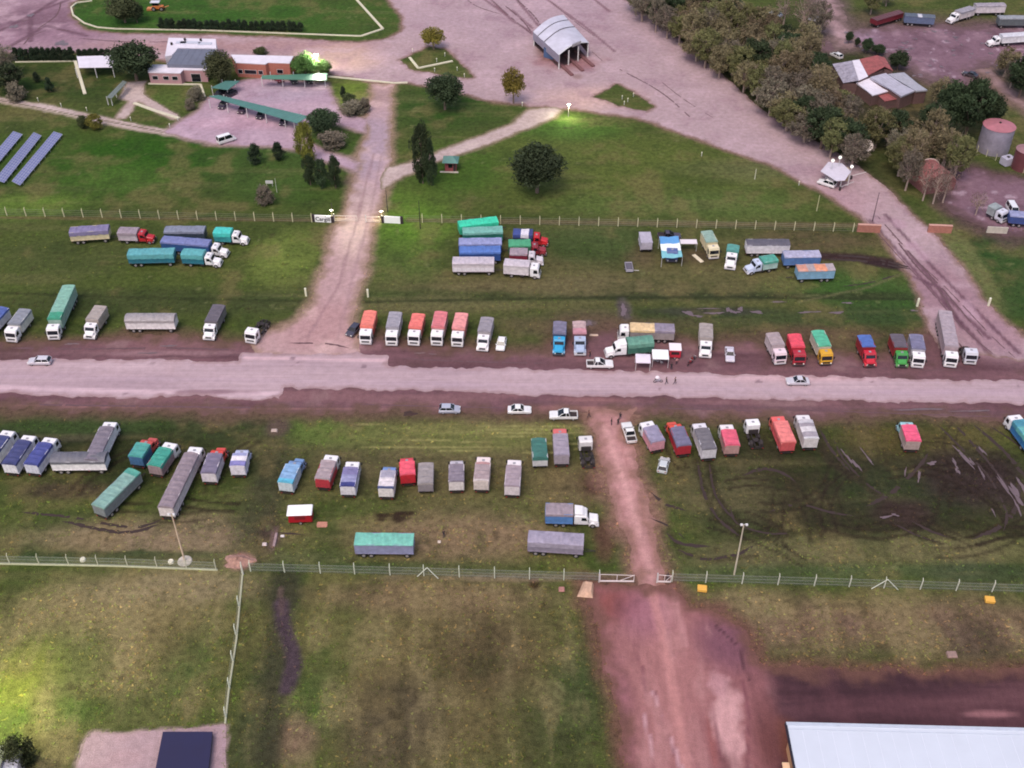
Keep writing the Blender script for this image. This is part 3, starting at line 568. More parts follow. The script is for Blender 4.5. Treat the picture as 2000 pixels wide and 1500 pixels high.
def make_cab(t, L, style, c, W_=2.42, visor=None, deflector=False, stripe=None):
    """cab front at x = +L/2; returns x where the cab ends"""
    X = L/2; M = mat(c, .32, 0, .12, 1.2, mud=.35)
    if style == 'flat':
        cl = 2.15; prof = [(-.02,.5),(0,1.35),(-.30,2.62),(-.55,2.86),(-1.9,2.92),(-cl,2.75),(-cl,.75),(-1.75,.62),(-1.0,.62),(-.8,.5)]
        def fb():
            b = MB(); b.loft(prof, W_, .09, 0)
            if deflector: b.loft([(-.75,2.86),(-1.2,3.3),(-1.9,3.45),(-1.95,2.86)], W_-.35, .1, 0)
            return b.mesh('cab', M)
        def fw():
            b = MB(); o = .02; y = W_/2-.16
            b.add([(o-.045,-y,1.56),(o-.045,y,1.56),(o-.235,y-.04,2.38),(o-.235,-y+.04,2.38)],[(0,1,2,3)]); return b.mesh('windshield', GLS)
        gx0, gz0, gz1 = .012, .84, 1.12
        side = [(-.42,1.55),(-.58,2.42),(-1.35,2.46),(-1.4,1.55)]
    else:
        nose = 1.55 if style == 'hood' else .75; cl = nose+1.75+(.8 if deflector else 0)
        prof = [(-.05,.55),(0,1.15),(-.12,1.5),(-nose,1.82),(-nose-.38,2.55),(-nose-.6,2.72),(-cl+.1,2.78),(-cl,2.6),(-cl,.8),(-nose-.2,.72),(-nose+.1,.8)]
        def fb():
            b = MB()
            h = [(-.05,.6),(0,1.15),(-.12,1.5),(-nose-.05,1.80),(-nose-.05,.9),(-.4,.9)]; b.loft(h, W_-.62, .14, 0, .92)
            b.loft([(-nose,.75),(-nose,1.78),(-nose-.38,2.5),(-nose-.62,2.72),(-cl+.1,2.78),(-cl,2.6),(-cl,.75)], W_-.12, .1, 0)
            for s in (-1,1):                                     # front mudguards
                for q in range(6):
                    a0, a1 = pi*q/6, pi*(q+1)/6; cx_ = -.95 if style=='hood' else -.55
                    b.add([(cx_+.66*cos(a0),s*.74,.5+.62*sin(a0)),(cx_+.66*cos(a1),s*.74,.5+.62*sin(a1)),(cx_+.66*cos(a1),s*1.2,.5+.60*sin(a1)),(cx_+.66*cos(a0),s*1.2,.5+.60*sin(a0))],[(0,1,2,3)])
                    b.add([(cx_+.66*cos(a0),s*1.2,.5+.60*sin(a0)),(cx_+.66*cos(a1),s*1.2,.5+.60*sin(a1)),(cx_+.5*cos(a1),s*1.2,.5+.46*sin(a1)),(cx_+.5*cos(a0),s*1.2,.5+.46*sin(a0))],[(0,1,2,3)])
            if deflector: b.loft([(-nose-.7,2.72),(-nose-1.2,3.2),(-cl+.05,3.4),(-cl+.02,2.72)], W_-.4, .1, 0)
            return b.mesh('cab', M)
        def fw():
            b = MB(); y = W_/2-.24
            b.add([(-nose+.0,-y,1.88),(-nose+.0,y,1.88),(-nose-.36,y-.06,2.48),(-nose-.36,-y+.06,2.48)],[(0,1,2,3)]); 
            for i in range(4): pass
            return b.mesh('windshield', GLS)
        gx0, gz0, gz1 = .012, .78, 1.1
        side = [(-nose-.35,1.72),(-nose-.62,2.4),(-nose-1.3,2.42),(-nose-1.35,1.72)]
    key = (style, tuple(c), W_, deflector)
    co = link('cab', cm(('cab',)+key, fb), t, (X, 0, 0))
    link('windshield', cm(('ws',)+key, fw), co)
    def fg():
        b = MB(); hw = W_/2-.42 if style == 'flat' else (W_-.62)/2-.28
        b.box(-.05, gx0+.02, -hw, hw, gz0, gz1); 
        for k in range(3): z = gz0+.1+k*(gz1-gz0)/3; b.box(gx0+.02, gx0+.035, -hw+.04, hw-.04, z, z+.05)
        return b.mesh('grille', BLK)
    link('grille', cm(('gr', style), fg), co)
    def fbu():
        b = MB(); b.loft([(-.35,.38),(.06,.38),(.10,.55),(.08,.68),(-.35,.68)], W_-.02, .08); return b.mesh('bumper', mat((200,196,200) if sum(c) > 500 else (70,66,70), .4, 0, .15))
    link('bumper', cm(('bu', W_, sum(c) > 500), fbu), co)
    for s in (-1, 1):
        def fl():
            b = MB(); y = s*(W_/2-.3) if style=='flat' else s*(W_/2-.5); b.box(-.02, .13, y-.13, y+.13, .74, .92) if style=='flat' else b.box(-.1, .05, y-.1, y+.1, .8, 1.0); return b.mesh('headlight', LAMP)
        link('headlight', cm(('hl', s, style, W_), fl), co)
        def fs():
            b = MB(); y = s*(W_/2+.006) if style=='flat' else s*(W_/2-.054); b.add([(x, y, z) for x, z in side], [(0,1,2,3) if s < 0 else (3,2,1,0)]); return b.mesh('side_window', GLS)
        link('side_window', cm(('sw', s, style, W_, deflector), fs), co)
        def fm():
            b = MB(); x = -.12 if style=='flat' else side[0][0]+.15; b.box(x-.06, x+.04, min(s*(W_/2+.12), s*(W_/2+.34)), max(s*(W_/2+.12), s*(W_/2+.34)), 1.75, 2.3); b.cyl((x-.02,s*(W_/2-.08),2.25),(x-.02,s*(W_/2+.2),2.25),.025,n=5); b.cyl((x-.02,s*(W_/2-.08),1.85),(x-.02,s*(W_/2+.2),1.85),.025,n=5); return b.mesh('mirror', BLK)
        link('mirror', cm(('mi', s, style, W_), fm), co)
    def fv():
        b = MB(); x = -.55 if style == 'flat' else side[1][0]+.12; z = 2.84 if style=='flat' else 2.70
        b.loft([(x+.22,z-.22),(x+.22,z-.14),(x-.05,z+.04),(x-.05,z-.02)], W_-.2, .05); return b.mesh('sun_visor', mat(visor or tuple(int(v*.86) for v in c), .4, 0, 0))
    if not deflector: link('sun_visor', cm(('vi', style, tuple(visor or c)), fv), co)
    def fh():
        b = MB(); x = -1.35 if style == 'flat' else side[1][0]-.45; z = 2.88 if style=='flat' else 2.74; b.box(x-.22, x+.22, -.24, .24, z, z+.08); return b.mesh('roof_hatch', mat((150,148,156), .5, 0, .1))
    if not deflector: link('roof_hatch', cm(('ha', style), fh), co)
    return X - cl
def chassis(t, x0, x1, z=1.0, tank=True, c=None):
    def fn():
        b = MB()
        for s in (-1, 1): b.box(x0, x1, s*.42-.07, s*.42+.07, z-.28, z-.02)
        n = max(2, int((x1-x0)/1.4))
        for i in range(n+1): x = x0+.06+(x1-x0-.12)*i/n; b.box(x-.05, x+.05, -.42, .42, z-.24, z-.06)
        b.box(x0-.02, x0+.1, -1.12, 1.12, .5, .66); b.box(x0, x0+.06, -.8, -.7, .6, z-.1); b.box(x0, x0+.06, .7, .8, .6, z-.1)
        if tank:
            xm = x0+(x1-x0)*.55
            b.cyl((xm-.5, .98, .68), (xm+.5, .98, .68), .28, n=10); b.box(xm-.45, xm+.45, -1.18, -.7, .45, .9)
        for s in (-1,1): b.box(x0+.35, x0+.38, s*.95-.25, s*.95+.25, .25, .9)
        return b.mesh('chassis', mat(c, .6, 0, .2) if c else CHS)
    ch = link('chassis', cm(('ch', round(x0,2), round(x1,2), z, tank, tuple(c or ())), fn), t)
    for s in (-1, 1):
        def ft():
            b = MB(); b.box(x0-.05, x0-.021, s*.95-.14, s*.95+.14, .52, .64); return b.mesh('tail_light', RED)
        link('tail_light', cm(('tl', round(x0,2), s), ft), ch)
NV_ = [0]
G_T = 'grain trucks waiting in rows on the grass and verge'; G_R = 'cargo trailers parked on the grass'
def place(F, R):
    a, b = g(*F), g(*R); a.z = b.z = 0; d = a-b; L = d.length
    return (a+b)/2, math.atan2(d.y, d.x), L
def truck(label, F, R, style, cab, box, tarp, H=3.3, drop=.45, dome=.12, semi=False, W_=2.5, rib=True, visor=None, defl=False, band=None, Lf=None, name='cargo_truck', tank=True):
    c, rz, L = place(F, R); L = Lf or L; L = round(L*2)/2 if L < 9.5 else round(L, 1)
    if R[2] < 1 and not Lf: L += .5; c = c + Vector((cos(rz), sin(rz), 0))*.25
    NV_[0] += 1
    t = thing(name, label, 'truck', (c.x, c.y, 0), rz, G_T)
    xe = make_cab(t, L, style, cab, visor=visor, deflector=defl)
    X0 = -L/2+.12
    if semi:
        chassis(t, xe-2.6, L/2-.6, 1.0); 
        zb = 1.25; x1 = xe-.55
        xr = X0+1.3; wheels(t, [L/2-(1.05 if style=='flat' else .95), xe-1.6, xr, xr+1.25, xr+2.5] + ([xe-2.9] if L > 17 else []), 2.45, [0,1,1,1,1,1])
        chassis(t, X0, X0+6.0, 1.2, False)
    else:
        zb = 1.12; x1 = xe-.22
        chassis(t, X0+.05, L/2-.5, 1.08, tank)
        fr = L/2-(1.05 if style=='flat' else .95 if style=='hood' else .55)
        rear = X0+1.75
        ax = [fr, rear] + ([rear+1.25] if L > 8.8 else [])
        wheels(t, ax, 2.42, [0,1,1])
    if box:
        make_box(t, round(X0,2), round(x1,2), W_, zb, H, box, rib, band)
        if tarp: make_tarp(t, X0, x1, W_, H, [(tarp,1)] if not isinstance(tarp, list) else tarp, drop, dome, NV_[0])
    return t
def trailer(label, L_, R_p, box, tarp, H=3.3, drop=.45, dome=.12, W_=2.5, rib=True, band=None, name='cargo_trailer', bar=1, legs=False, Lf=None, open_top=False):
    """L_, R_p: the two ends of the roof (or sill) with heights; drawbar at the R_p end when bar=1"""
    F, R = (R_p, L_) if bar >= 0 else (L_, R_p)
    c, rz, L = place(F, R); L = Lf or L; L = round(L*2)/2; NV_[0] += 1
    t = thing(name, label, 'trailer', (c.x, c.y, 0), rz, G_R)
    X0, x1 = -L/2, L/2
    chassis(t, X0+.05, x1-.1, 1.12, False)
    make_box(t, X0, x1, W_, 1.16, H, box, rib, band)
    if tarp: make_tarp(t, X0, x1, W_, H, [(tarp,1)] if not isinstance(tarp, list) else tarp, drop, dome, NV_[0])
    wheels(t, [x1-1.1, X0+1.3, X0+2.55] if L > 6.5 else [x1-1.0, X0+1.2], 2.42, [1,1,1])
    if bar:
        def fn():
            b = MB(); b.cyl((x1-.8,-.5,.8),(x1+1.9,0,.75),.06,n=6); b.cyl((x1-.8,.5,.8),(x1+1.9,0,.75),.06,n=6); b.cyl((x1+1.85,0,.7),(x1+2.05,0,.7),.12,n=8); return b.mesh('drawbar', CHS)
        link('drawbar', cm(('db', x1), fn), t)
    return t
def bobtail(label, F, R, style, cab, name='tractor_unit', defl=False):
    c, rz, L = place(F, R); NV_[0] += 1
    t = thing(name, label, 'truck', (c.x, c.y, 0), rz, G_T); L = round(L*2)/2
    xe = make_cab(t, L, style, cab, deflector=defl)
    chassis(t, -L/2+.1, L/2-.5, 1.08, True)
    wheels(t, [L/2-1.0, -L/2+1.5] + ([-L/2+2.75] if L-(L/2-xe) > 4.2 else []), 2.42, [0,1,1])
    def fw():
        b = MB(); b.cyl((-L/2+1.7,0,1.10),(-L/2+1.7,0,1.22),.5,n=14)
        b.box(xe-.35, xe-.15, -.9, .9, 1.06, 1.9); return b.mesh('fifth_wheel', CHS)
    link('fifth_wheel', fw(), t)
    for s in (-1,1):
            b = MB()
            for q in range(6):
                a0, a1 = pi*q/6, pi*(q+1)/6
                b.add([(-L/2+1.5+.64*cos(a0),s*.62,.5+.66*sin(a0)),(-L/2+1.5+.64*cos(a1),s*.62,.5+.66*sin(a1)),(-L/2+1.5+.64*cos(a1),s*1.22,.5+.66*sin(a1)),(-L/2+1.5+.64*cos(a0),s*1.22,.5+.66*sin(a0))],[(0,1,2,3)])
            b.build('mudguard', CHS, t)
    return t
G_C = 'cars and pickups around the lot'
def car(label, F, R, kind, c, Lf=None, name=None, cat=None, rzo=0):
    cc, rz, L = place(F, R); L0 = {'sedan':4.5,'hatch':4.1,'pickup':5.3,'van':5.2,'suv':4.6}[kind]; L = Lf or L0
    t = thing(name or ('pickup_truck' if kind=='pickup' else 'van' if kind=='van' else 'car'), label, cat or ('pickup' if kind=='pickup' else 'van' if kind=='van' else 'car'), (cc.x, cc.y, 0), rz+rzo, G_C)
    X = L/2; M = mat(c, .25, .1, .05, mud=.15); W_ = 1.78 if kind in ('sedan','hatch') else 1.9
    k = {'sedan': (.86,.80,.92,1.44), 'hatch': (.88,.82,.98,1.48), 'pickup': (1.0,.95,1.05,1.75), 'van': (1.05,1.0,1.1,2.1), 'suv': (1.0,.95,1.05,1.7)}[kind]
    bel = k[2]; top = k[3]
    if kind == 'pickup': gh = [(.30*L/2+.25,bel),(.02,top),(-.95,top),(-1.15,bel)]
    elif kind == 'van': gh = [(X-.75,bel),(X-1.35,top),(-X+.15,top),(-X+.05,bel)]
    elif kind == 'sedan': gh = [(.85,bel-.02),(.25,top),(-.85,top),(-1.55,bel)]
    else: gh = [(.95,bel-.02),(.30,top),(-X+.55,top),(-X+.12,bel)]
    def body():
        b = MB()
        p = [(X-.1,.28),(X,.5),(X-.05,.68),(X-.3,.80),(gh[0][0],bel),(gh[3][0],bel),(-X+.1,bel-.04),(-X,.6),(-X+.05,.30)]
        if kind == 'pickup': p = [(X-.1,.35),(X,.6),(X-.06,.88),(X-.4,.98),(gh[0][0],bel),(gh[3][0],bel),(gh[3][0]-.02,.72),(-X+.12,.72),(-X+.12,.98),(-X,.98),(-X,.45)]
        b.loft(p, W_, .1, 0)
        if kind == 'pickup':
            for s in (-1,1): b.box(-X+.05, gh[3][0]-.02, s*(W_/2-.03)-.05*(s>0)-.0, s*(W_/2-.03)+.05*(s<0)+.0, .7, 1.06) if s > 0 else b.box(-X+.05, gh[3][0]-.02, -W_/2+.03, -W_/2+.10, .7, 1.06)
        # roof plate and pillars
        wt = W_/2-.20; zt = top
        b.add([(gh[1][0],-wt,zt-.03),(gh[1][0],wt,zt-.03),(gh[2][0],wt,zt-.03),(gh[2][0],-wt,zt-.03),(gh[1][0]-.08,-wt+.06,zt+.03),(gh[1][0]-.08,wt-.06,zt+.03),(gh[2][0]+.08,wt-.06,zt+.03),(gh[2][0]+.08,-wt+.06,zt+.03)],
              [(4,7,6,5)[::-1],(0,1,5,4),(1,2,6,5),(2,3,7,6),(3,0,4,7)])
        for s in (-1,1):
            wb = W_/2-.06
            for i0, i1 in ((0,1),(3,2)): b.cyl((gh[i0][0],s*wb,bel),(gh[i1][0],s*wt,zt),.05,n=5)
            xm = (gh[1][0]+gh[2][0])/2; b.cyl((xm,s*(wb+.0),bel),(xm,s*(wt+.01),zt),.05,n=5)
        return b.mesh('body', M)
    link('body', body(), t)
    def glass():
        b = MB(); wb, wt = W_/2-.07, W_/2-.21
        vs = [(x, -(wb if z < top-.1 else wt), z) for x, z in gh] + [(x, (wb if z < top-.1 else wt), z) for x, z in gh]
        b.add(vs, [(0,1,2,3),(7,6,5,4),(0,4,5,1),(2,6,7,3),(1,5,6,2)]); return b.mesh('window_glass', GLS)
    link('window_glass', glass(), t)
    if kind == 'pickup':
        b = MB(); b.box(-X+.14, gh[3][0]-.05, -W_/2+.11, W_/2-.11, .722, .74); b.build('cargo_bed', mat((46,36,38), .8, 0, .3), t)
    wheels(t, [X-.82, -X+.85], W_-.02, [0,0], .33)
    for s in (-1,1):
        b = MB(); b.box(X-.12, X-.005, s*(W_/2-.32)-.16, s*(W_/2-.32)+.16, .60, .74); b.build('headlight', LAMP, t)
        b = MB(); b.box(-X-.012, -X+.06, s*(W_/2-.28)-.12, s*(W_/2-.28)+.12, .66, .80); b.build('tail_light', RED, t)
        b = MB(); xm = gh[0][0]-.25; b.box(xm-.06, xm+.06, s*(W_/2+.08)-.09, s*(W_/2+.08)+.09, bel-.04, bel+.12); b.build('mirror', M, t)
    return t
WH=(238,234,240); GR=(150,143,154); MV=(160,146,152); DG=(92,88,98); NV=(62,66,108); TL=(74,160,158); GN=(62,160,134); BL=(70,104,170); RD=(190,44,60); PK=(222,110,104); SL=(160,156,168)
h=3.3
# -- row beside the fence, upper left
trailer("trailer with purple-grey cover and cream side panels, farthest left by the fence", (136,449,h),(212,444,h), (206,194,160), (128,120,156), drop=.95)
truck("small truck with red bonneted cab and mauve sagging tarp near the upper left fence", (304,470,.4),(230,449,3.0), 'hood', (186,40,52), (190,178,186), (152,138,148), H=3.0, drop=.7)
trailer("trailer with slate grey cover and dark side, behind the blue articulated truck", (322,447,h),(400,447,h), (56,70,84), (128,134,152), drop=.5)
truck("white-cabbed bonneted truck with bright turquoise tarp, nearest the entrance drive in the upper left", (486,473,.4),(417,449,h), 'hood', WH, (60,150,156), (70,196,186), drop=1.0)
truck("articulated truck with long lavender-blue trailer cover and white bonneted cab", (446,498,.4),(316,466,h), 'hood', WH, (52,92,148), (118,126,174), drop=.4, semi=True)
trailer("teal covered trailer hitched behind the teal truck with white cab", (250,492,h),(340,490,h), (40,112,130), (94,166,172), drop=1.1)
truck("teal covered truck with white bonneted cab and a teal trailer behind it", (432,516,.4),(356,491,h), 'hood', WH, (40,116,134), (92,168,172), drop=1.1)
# -- row along the north verge, left
truck("blue-tarped truck cut by the left edge of the photo, north verge", (-22,660,.4),(6,600,3.2), 'flat', WH, (206,206,216), (76,96,160), H=3.2)
truck("white flat-fronted truck with slate grey tarp, first whole one on the north verge", (24,667,.4),(49,604,3.2), 'flat', WH, (214,212,206), (134,138,148), H=3.2, drop=.5)
truck("long articulated truck with jade green tarp and white cab, north verge left", (106,663,.4),(134,556,3.8), 'flat', WH, (150,176,164), [((60,150,120),1),((128,176,158),4.2)], H=3.7, drop=.5, semi=True)
truck("small truck with beige-grey tarp and white short-nosed cab beside the jade articulated truck", (175,662,.4),(197,597,3.3), 'snub', WH, (160,150,140), (164,154,148), H=3.3, drop=.9)
trailer("lone trailer parked side-on with grey domed cover and scalloped white side, north verge", (245,619,3.2),(343,619,3.2), (226,220,222), (156,150,152), H=3.2, drop=.55, dome=.45, band=None, bar=0)
truck("truck with dark charcoal tarp and white cab with black grille, north verge", (408,664,.4),(428,595,3.1), 'snub', WH, (120,116,118), (98,92,102), H=3.1, drop=.45)
bobtail("white tractor unit without a trailer beside the entrance drive", (490,670,.4),(519,624,1.0), 'flat', WH)
# -- row right of the entrance drive
truck("truck with bright orange-red tarp and white cab, next to the dark car by the drive", (714,673,.4),(724,606,h), 'flat', WH, (186,84,74), (236,128,114), drop=.9)
truck("truck with plain grey tarp and white cab between two orange ones", (765,675,.4),(773,609,h), 'flat', WH, (190,188,194), (154,150,160), drop=.6)
truck("truck with orange-red tarp and white cab, the shorter one third in its row", (808,675,.4),(818,612,3.2), 'flat', WH, (170,96,90), (234,120,112), H=3.2, drop=.6)
truck("truck with rose-red tarp and white cab, fourth in its row", (853,675,.4),(862,608,3.4), 'flat', WH, (196,168,168), (212,120,126), H=3.4, drop=.7)
truck("truck with pale salmon-pink tarp and white cab with dark windscreen, fifth in its row", (893,677,.4),(902,611,h), 'flat', WH, (186,120,118), (228,150,148), drop=.6)
truck("truck with grey box and white short-nosed cab beside the small white car", (942,685,.4),(952,620,h), 'snub', WH, (170,162,166), (146,140,148), drop=.3)
# -- stack of trucks in the middle
trailer("vivid green trailer at the back of the stack of parked trailers", (896,437,3.2),(971,428,3.2), (50,176,140), (56,206,166), H=3.2, drop=.9)
trailer("pale sea-green covered trailer, second in the stack", (904,450,h),(981,447,h), (40,120,104), (116,176,164), drop=.5)
trailer("lavender-blue covered trailer, third in the stack", (897,471,h),(979,470,h), (60,84,150), (146,152,194), drop=.35)
trailer("bright blue covered trailer, fourth in the stack", (897,487,h),(978,486,h), (50,84,150), (82,118,188), drop=.5, dome=.2)
trailer("white trailer with grey stripe, front of the stack", (884,508,h),(965,508,h), (214,204,210), (196,186,196), drop=.35, band=(226,220,226))
truck("red-cabbed truck with navy tarp crossed by a white stripe, near the fence", (1071,476,.4),(1001,452,h), 'hood', (196,40,48), (56,60,96), [((54,66,120),1),((224,218,230),1.1),((60,76,140),1.3),((220,220,232),.3)], drop=.8)
truck("truck with green tarp and dark red bonneted cab, second of the stacked trucks", (1067,494,.4),(992,474,h), 'hood', (146,50,60), (60,110,84), (74,160,118), drop=.4)
truck("truck with mauve-grey tarp over a crimson box and a white bonneted cab", (1062,513,.4),(994,490,h), 'hood', (214,206,212), (130,34,58), (158,142,152), drop=.35)
truck("white boxy flat-fronted truck at the front of the stack", (1055,538,.4),(984,511,h), 'flat', WH, (218,210,214), (200,190,198), drop=.25)
# -- group at the upper right
truck("cream-cabbed truck with grey-green tarp beside the striped awning", (1394,505,.4),(1380,451,h), 'flat', (226,214,180), (206,194,160), (140,168,156), drop=.2)
truck("truck with dark teal tarp and white bonneted cab facing the road, upper right group", (1425,526,.4),(1433,478,3.1), 'hood', WH, (70,140,128), (84,150,142), H=3.1, drop=.5)
trailer("white open trailer with dark domed sheet for its shaded inside, upper right group", (1459,473,3.2),(1541,473,3.2), (224,220,226), (92,90,102), H=3.2, drop=.05, dome=.25, bar=0)  # dark top sheet stands in for shade inside the open trailer
truck("truck with teal tarp and blue and white cab facing left", (1455,531,.4),(1517,502,3.0), 'hood', (196,206,228), (170,196,190), (78,158,140), H=3.0, drop=.5)
trailer("blue trailer with pale lavender cover, beside the muddy wheel tracks", (1531,496,3.2),(1601,495,3.2), (92,128,182), (174,172,196), H=3.2, drop=.2, bar=-1)
trailer("sky-blue ribbed trailer with rust-orange patched cover, nearest the road in its group", (1557,523,3.2),(1629,521,3.2), (128,168,196), [((206,150,130),1),((170,158,160),.7),((222,150,116),1),((172,160,164),.9)], H=3.2, drop=.15, bar=-1)
# -- row right of centre on the north verge
truck("truck with bright cyan-blue bonneted cab and slate box", (1091,694,.4),(1094,628,h), 'hood', (56,160,206), (60,84,120), (120,116,138), drop=.4)
truck("truck with dusty pink tarp and blue and white cab beside the cyan one", (1133,694,.4),(1131,627,h), 'hood', (168,184,210), (120,84,92), [((196,140,150),1),((186,160,160),1.4)], drop=.4)
truck("big white bonneted truck with dark green tarp, sideways behind the food canopies", (1182,692,.4),(1276,662,3.3), 'hood', WH, (60,110,96), (96,146,128), drop=.9, dome=.3, defl=True)
truck("white flat-fronted truck with sand-yellow and mauve tarp, sideways behind the green one", (1207,658,.4),(1318,640,3.2), 'flat', WH, (160,150,150), [((226,196,150),1.05),((142,132,148),.95)], H=3.2, drop=.5, dome=.15)
truck("truck with putty-grey tarp and white flat cab between the canopies and the silver car", (1377,699,.4),(1379,631,h), 'snub', WH, (176,166,164), (160,150,146), drop=.5)
truck("truck with mauve-grey tarp and pinkish white cab, left of the red truck", (1524,712,.4),(1508,649,h), 'flat', (228,206,214), (190,176,180), (166,150,152), drop=.3)
truck("all red truck with red tarp on the north verge", (1560,714,.4),(1551,652,h), 'flat', (170,44,58), (176,44,56), (226,78,96), drop=.5)
truck("truck with mint green tarp, cream sides and yellow cab", (1613,713,.4),(1597,645,h), 'flat', (212,160,44), (200,190,176), (84,178,144), drop=.2)
truck("truck with royal blue tarp and red cab on the north verge", (1700,717,.4),(1687,654,h), 'snub', (194,40,58), (140,36,46), (78,108,176), drop=.1)
truck("truck with dark tarp, red box and bright green cab", (1761,717,.4),(1751,653,h), 'snub', (66,150,72), (140,40,48), (96,88,98), drop=.1)
truck("truck with slate-blue tarp and white bus-like cab beside the green-cabbed one", (1791,718,.4),(1789,653,h), 'flat', WH, (180,176,186), (118,116,144), drop=.3)
truck("long articulated truck with mauve-grey trailer and white cab, rightmost row by the drive", (1855,717,.4),(1846,606,3.7), 'flat', WH, (170,150,156), (166,152,160), H=3.6, drop=.3, semi=True)
bobtail("short pale grey tractor unit beside the long articulated truck", (1894,711,.4),(1885,676,1.0), 'flat', (206,206,216))
# -- south side, left
truck("blue-tarped white truck cut by the left edge of the photo, south side", (17,842,2.8),(-26,926,.6), 'flat', WH, WH, (58,66,116), drop=.4)
truck("white truck with navy tarp, second from the left on the south side", (58,851,2.8),(24,929,.6), 'flat', WH, (222,220,230), (60,66,114), drop=.4, dome=.25)
truck("white truck with brighter indigo tarp beside the grey side-on trailer", (99,856,2.8),(67,929,.6), 'flat', WH, (206,206,222), (66,74,140), drop=.6, dome=.2)
truck("white truck with mauve-grey tarp angled above the grey side-on trailer", (216,825,2.8),(184,921,.6), 'flat', WH, WH, (122,114,126), drop=.3, dome=.25)
trailer("trailer lying side-on with dark grey domed cover and white side, lower left", (101,892,3.2),(207,891,3.2), (230,226,230), (104,104,114), H=3.1, drop=.5, dome=.45, bar=0)
truck("truck with teal tarp, blue box and red bonneted cab, lower left", (298,857,1.6),(269,914,.6), 'hood', (196,84,78), (70,110,150), (76,156,146), drop=.5)
trailer("long pale teal trailer parked askew behind the teal truck", (262,917,3.4),(190,988,3.4), (122,128,134), [((80,158,142),1),((128,166,156),5)], H=3.3, drop=.3, name='cargo_trailer', bar=-1)
truck("truck with emerald teal tarp and white cab right of the askew trailer", (334,866,2.8),(306,931,.6), 'flat', WH, (150,130,136), (58,152,134), drop=.6)
truck("articulated truck with long mauve-brown tarp and white cab reaching to the lamp post", (385,870,2.8),(322,992,3.4), 'flat', WH, (210,200,204), (140,126,134), H=3.4, drop=.4, semi=True, dome=.3)
truck("truck with plum-grey tarp, white tail and orange-red bonneted cab", (431,876,1.7),(411,946,.6), 'hood', (216,76,66), (214,206,214), (118,110,132), drop=.45)
truck("short truck with white and lilac striped cover, last of the lower left row", (475,874,2.6),(467,933,.6), 'snub', (190,196,224), (216,210,222), [((146,150,190),1),((228,222,230),1.2),((132,128,184),1),((214,206,216),.4)], drop=.4)
# -- south side, middle
truck("light blue truck covered in sky-blue tarp, first of the middle south row", (583,892,2.4),(560,964,.6), 'hood', (120,152,196), (196,206,214), [((130,168,206),3),((92,178,206),1)], drop=.3)
truck("white-cabbed truck with taupe tarp and red tail", (648,890,2.8),(632,957,.6), 'flat', WH, (176,52,66), (164,148,152), drop=.7)
truck("white-cabbed truck with two-tone violet-blue tarp and white tail", (689,903,2.8),(681,971,.6), 'flat', WH, (216,212,220), [((124,118,160),1.1),((146,146,184),1),((56,60,124),.7)], drop=.5)
truck("truck with blue cab and white and grey striped cover", (762,908,2.6),(755,975,.6), 'snub', (120,150,204), (222,216,214), [((160,156,172),1),((218,210,214),1.1),((74,84,124),.5)], drop=.4)
truck("all red truck with crimson tarp in the middle south row", (794,891,2.6),(798,948,.6), 'snub', (216,76,92), (190,38,52), (230,88,108), drop=.5)
trailer("box trailer with khaki-grey cover right of the red truck", (832,903,3.2),(832,965,.6), (140,132,138), (150,142,142), H=3.1, drop=.5, bar=0)
truck("truck with plum-grey tarp and small white roof, first of the three beside each other", (892,896,2.6),(892,962,.6), 'snub', (196,190,200), (214,206,206), (132,122,134), drop=.5)
truck("truck with rosy beige tarp and white cab, second of the three beside each other", (945,893,2.8),(940,962,.6), 'flat', (232,216,214), (206,194,190), [((176,134,134),1),((164,146,148),3.4),((206,192,188),.7)], drop=.3)
truck("truck with mauve tarp and white tail, third of the three beside each other", (1005,899,2.8),(1000,972,.6), 'flat', (232,224,226), (216,206,210), (160,144,152), drop=.5)
trailer("trailer with aqua tarp and ribbed lavender side, parked side-on near the mesh fence", (695,1052,h),(806,1053,h), (140,142,174), (118,190,172), drop=.12, bar=0)
trailer("short trailer with bottle green tarp and white tail board", (1052,857,3.2),(1055,914,.6), (206,206,206), (58,112,102), H=3.2, drop=.9, bar=0)
truck("truck with lavender-grey tarp and red and white cab beside the green trailer", (1093,838,2.7),(1097,912,.6), 'flat', (212,110,108), (160,150,160), (154,144,158), drop=.6)
bobtail("white tractor unit with bare dark chassis left of the pink track", (1142,848,2.7),(1150,915,.6), 'flat', (220,216,216))
truck("white bonneted truck with blue box and mauve tarp facing the pink track", (1169,1019,.4),(1064,993,h), 'hood', WH, (92,138,196), (152,138,146), drop=.5, defl=True)
trailer("all grey covered trailer side-on below the blue-boxed truck", (1031,1047,h),(1141,1054,h), (140,132,150), (158,150,168), drop=1.0, bar=1)
# -- south side, right
truck("white-cabbed truck with lavender tarp and red side, right of the white pickup", (1262,824,2.8),(1284,884,.6), 'flat', WH, (196,140,150), (146,140,164), drop=.5)
truck("truck with slate tarp and vivid orange-red bonneted cab", (1312,824,1.8),(1335,893,.6), 'hood', (220,84,66), (166,40,54), (112,108,134), drop=.5)
truck("truck with charcoal tarp and white cab and wheel ruts behind it", (1365,829,2.7),(1383,899,.6), 'flat', (224,220,226), (206,202,208), (110,106,112), drop=.15)
truck("truck with rose-pink tarp and white cab", (1418,830,2.7),(1428,892,.6), 'flat', (232,226,226), (176,140,136), (218,92,116), drop=.5)
bobtail("white tractor unit with black bare frame between the pink and salmon trucks", (1467,816,2.7),(1480,876,.6), 'flat', WH)
truck("salmon-red truck all of one colour", (1518,814,2.7),(1537,886,.6), 'flat', (228,104,100), (200,88,92), (228,128,124), drop=.6)
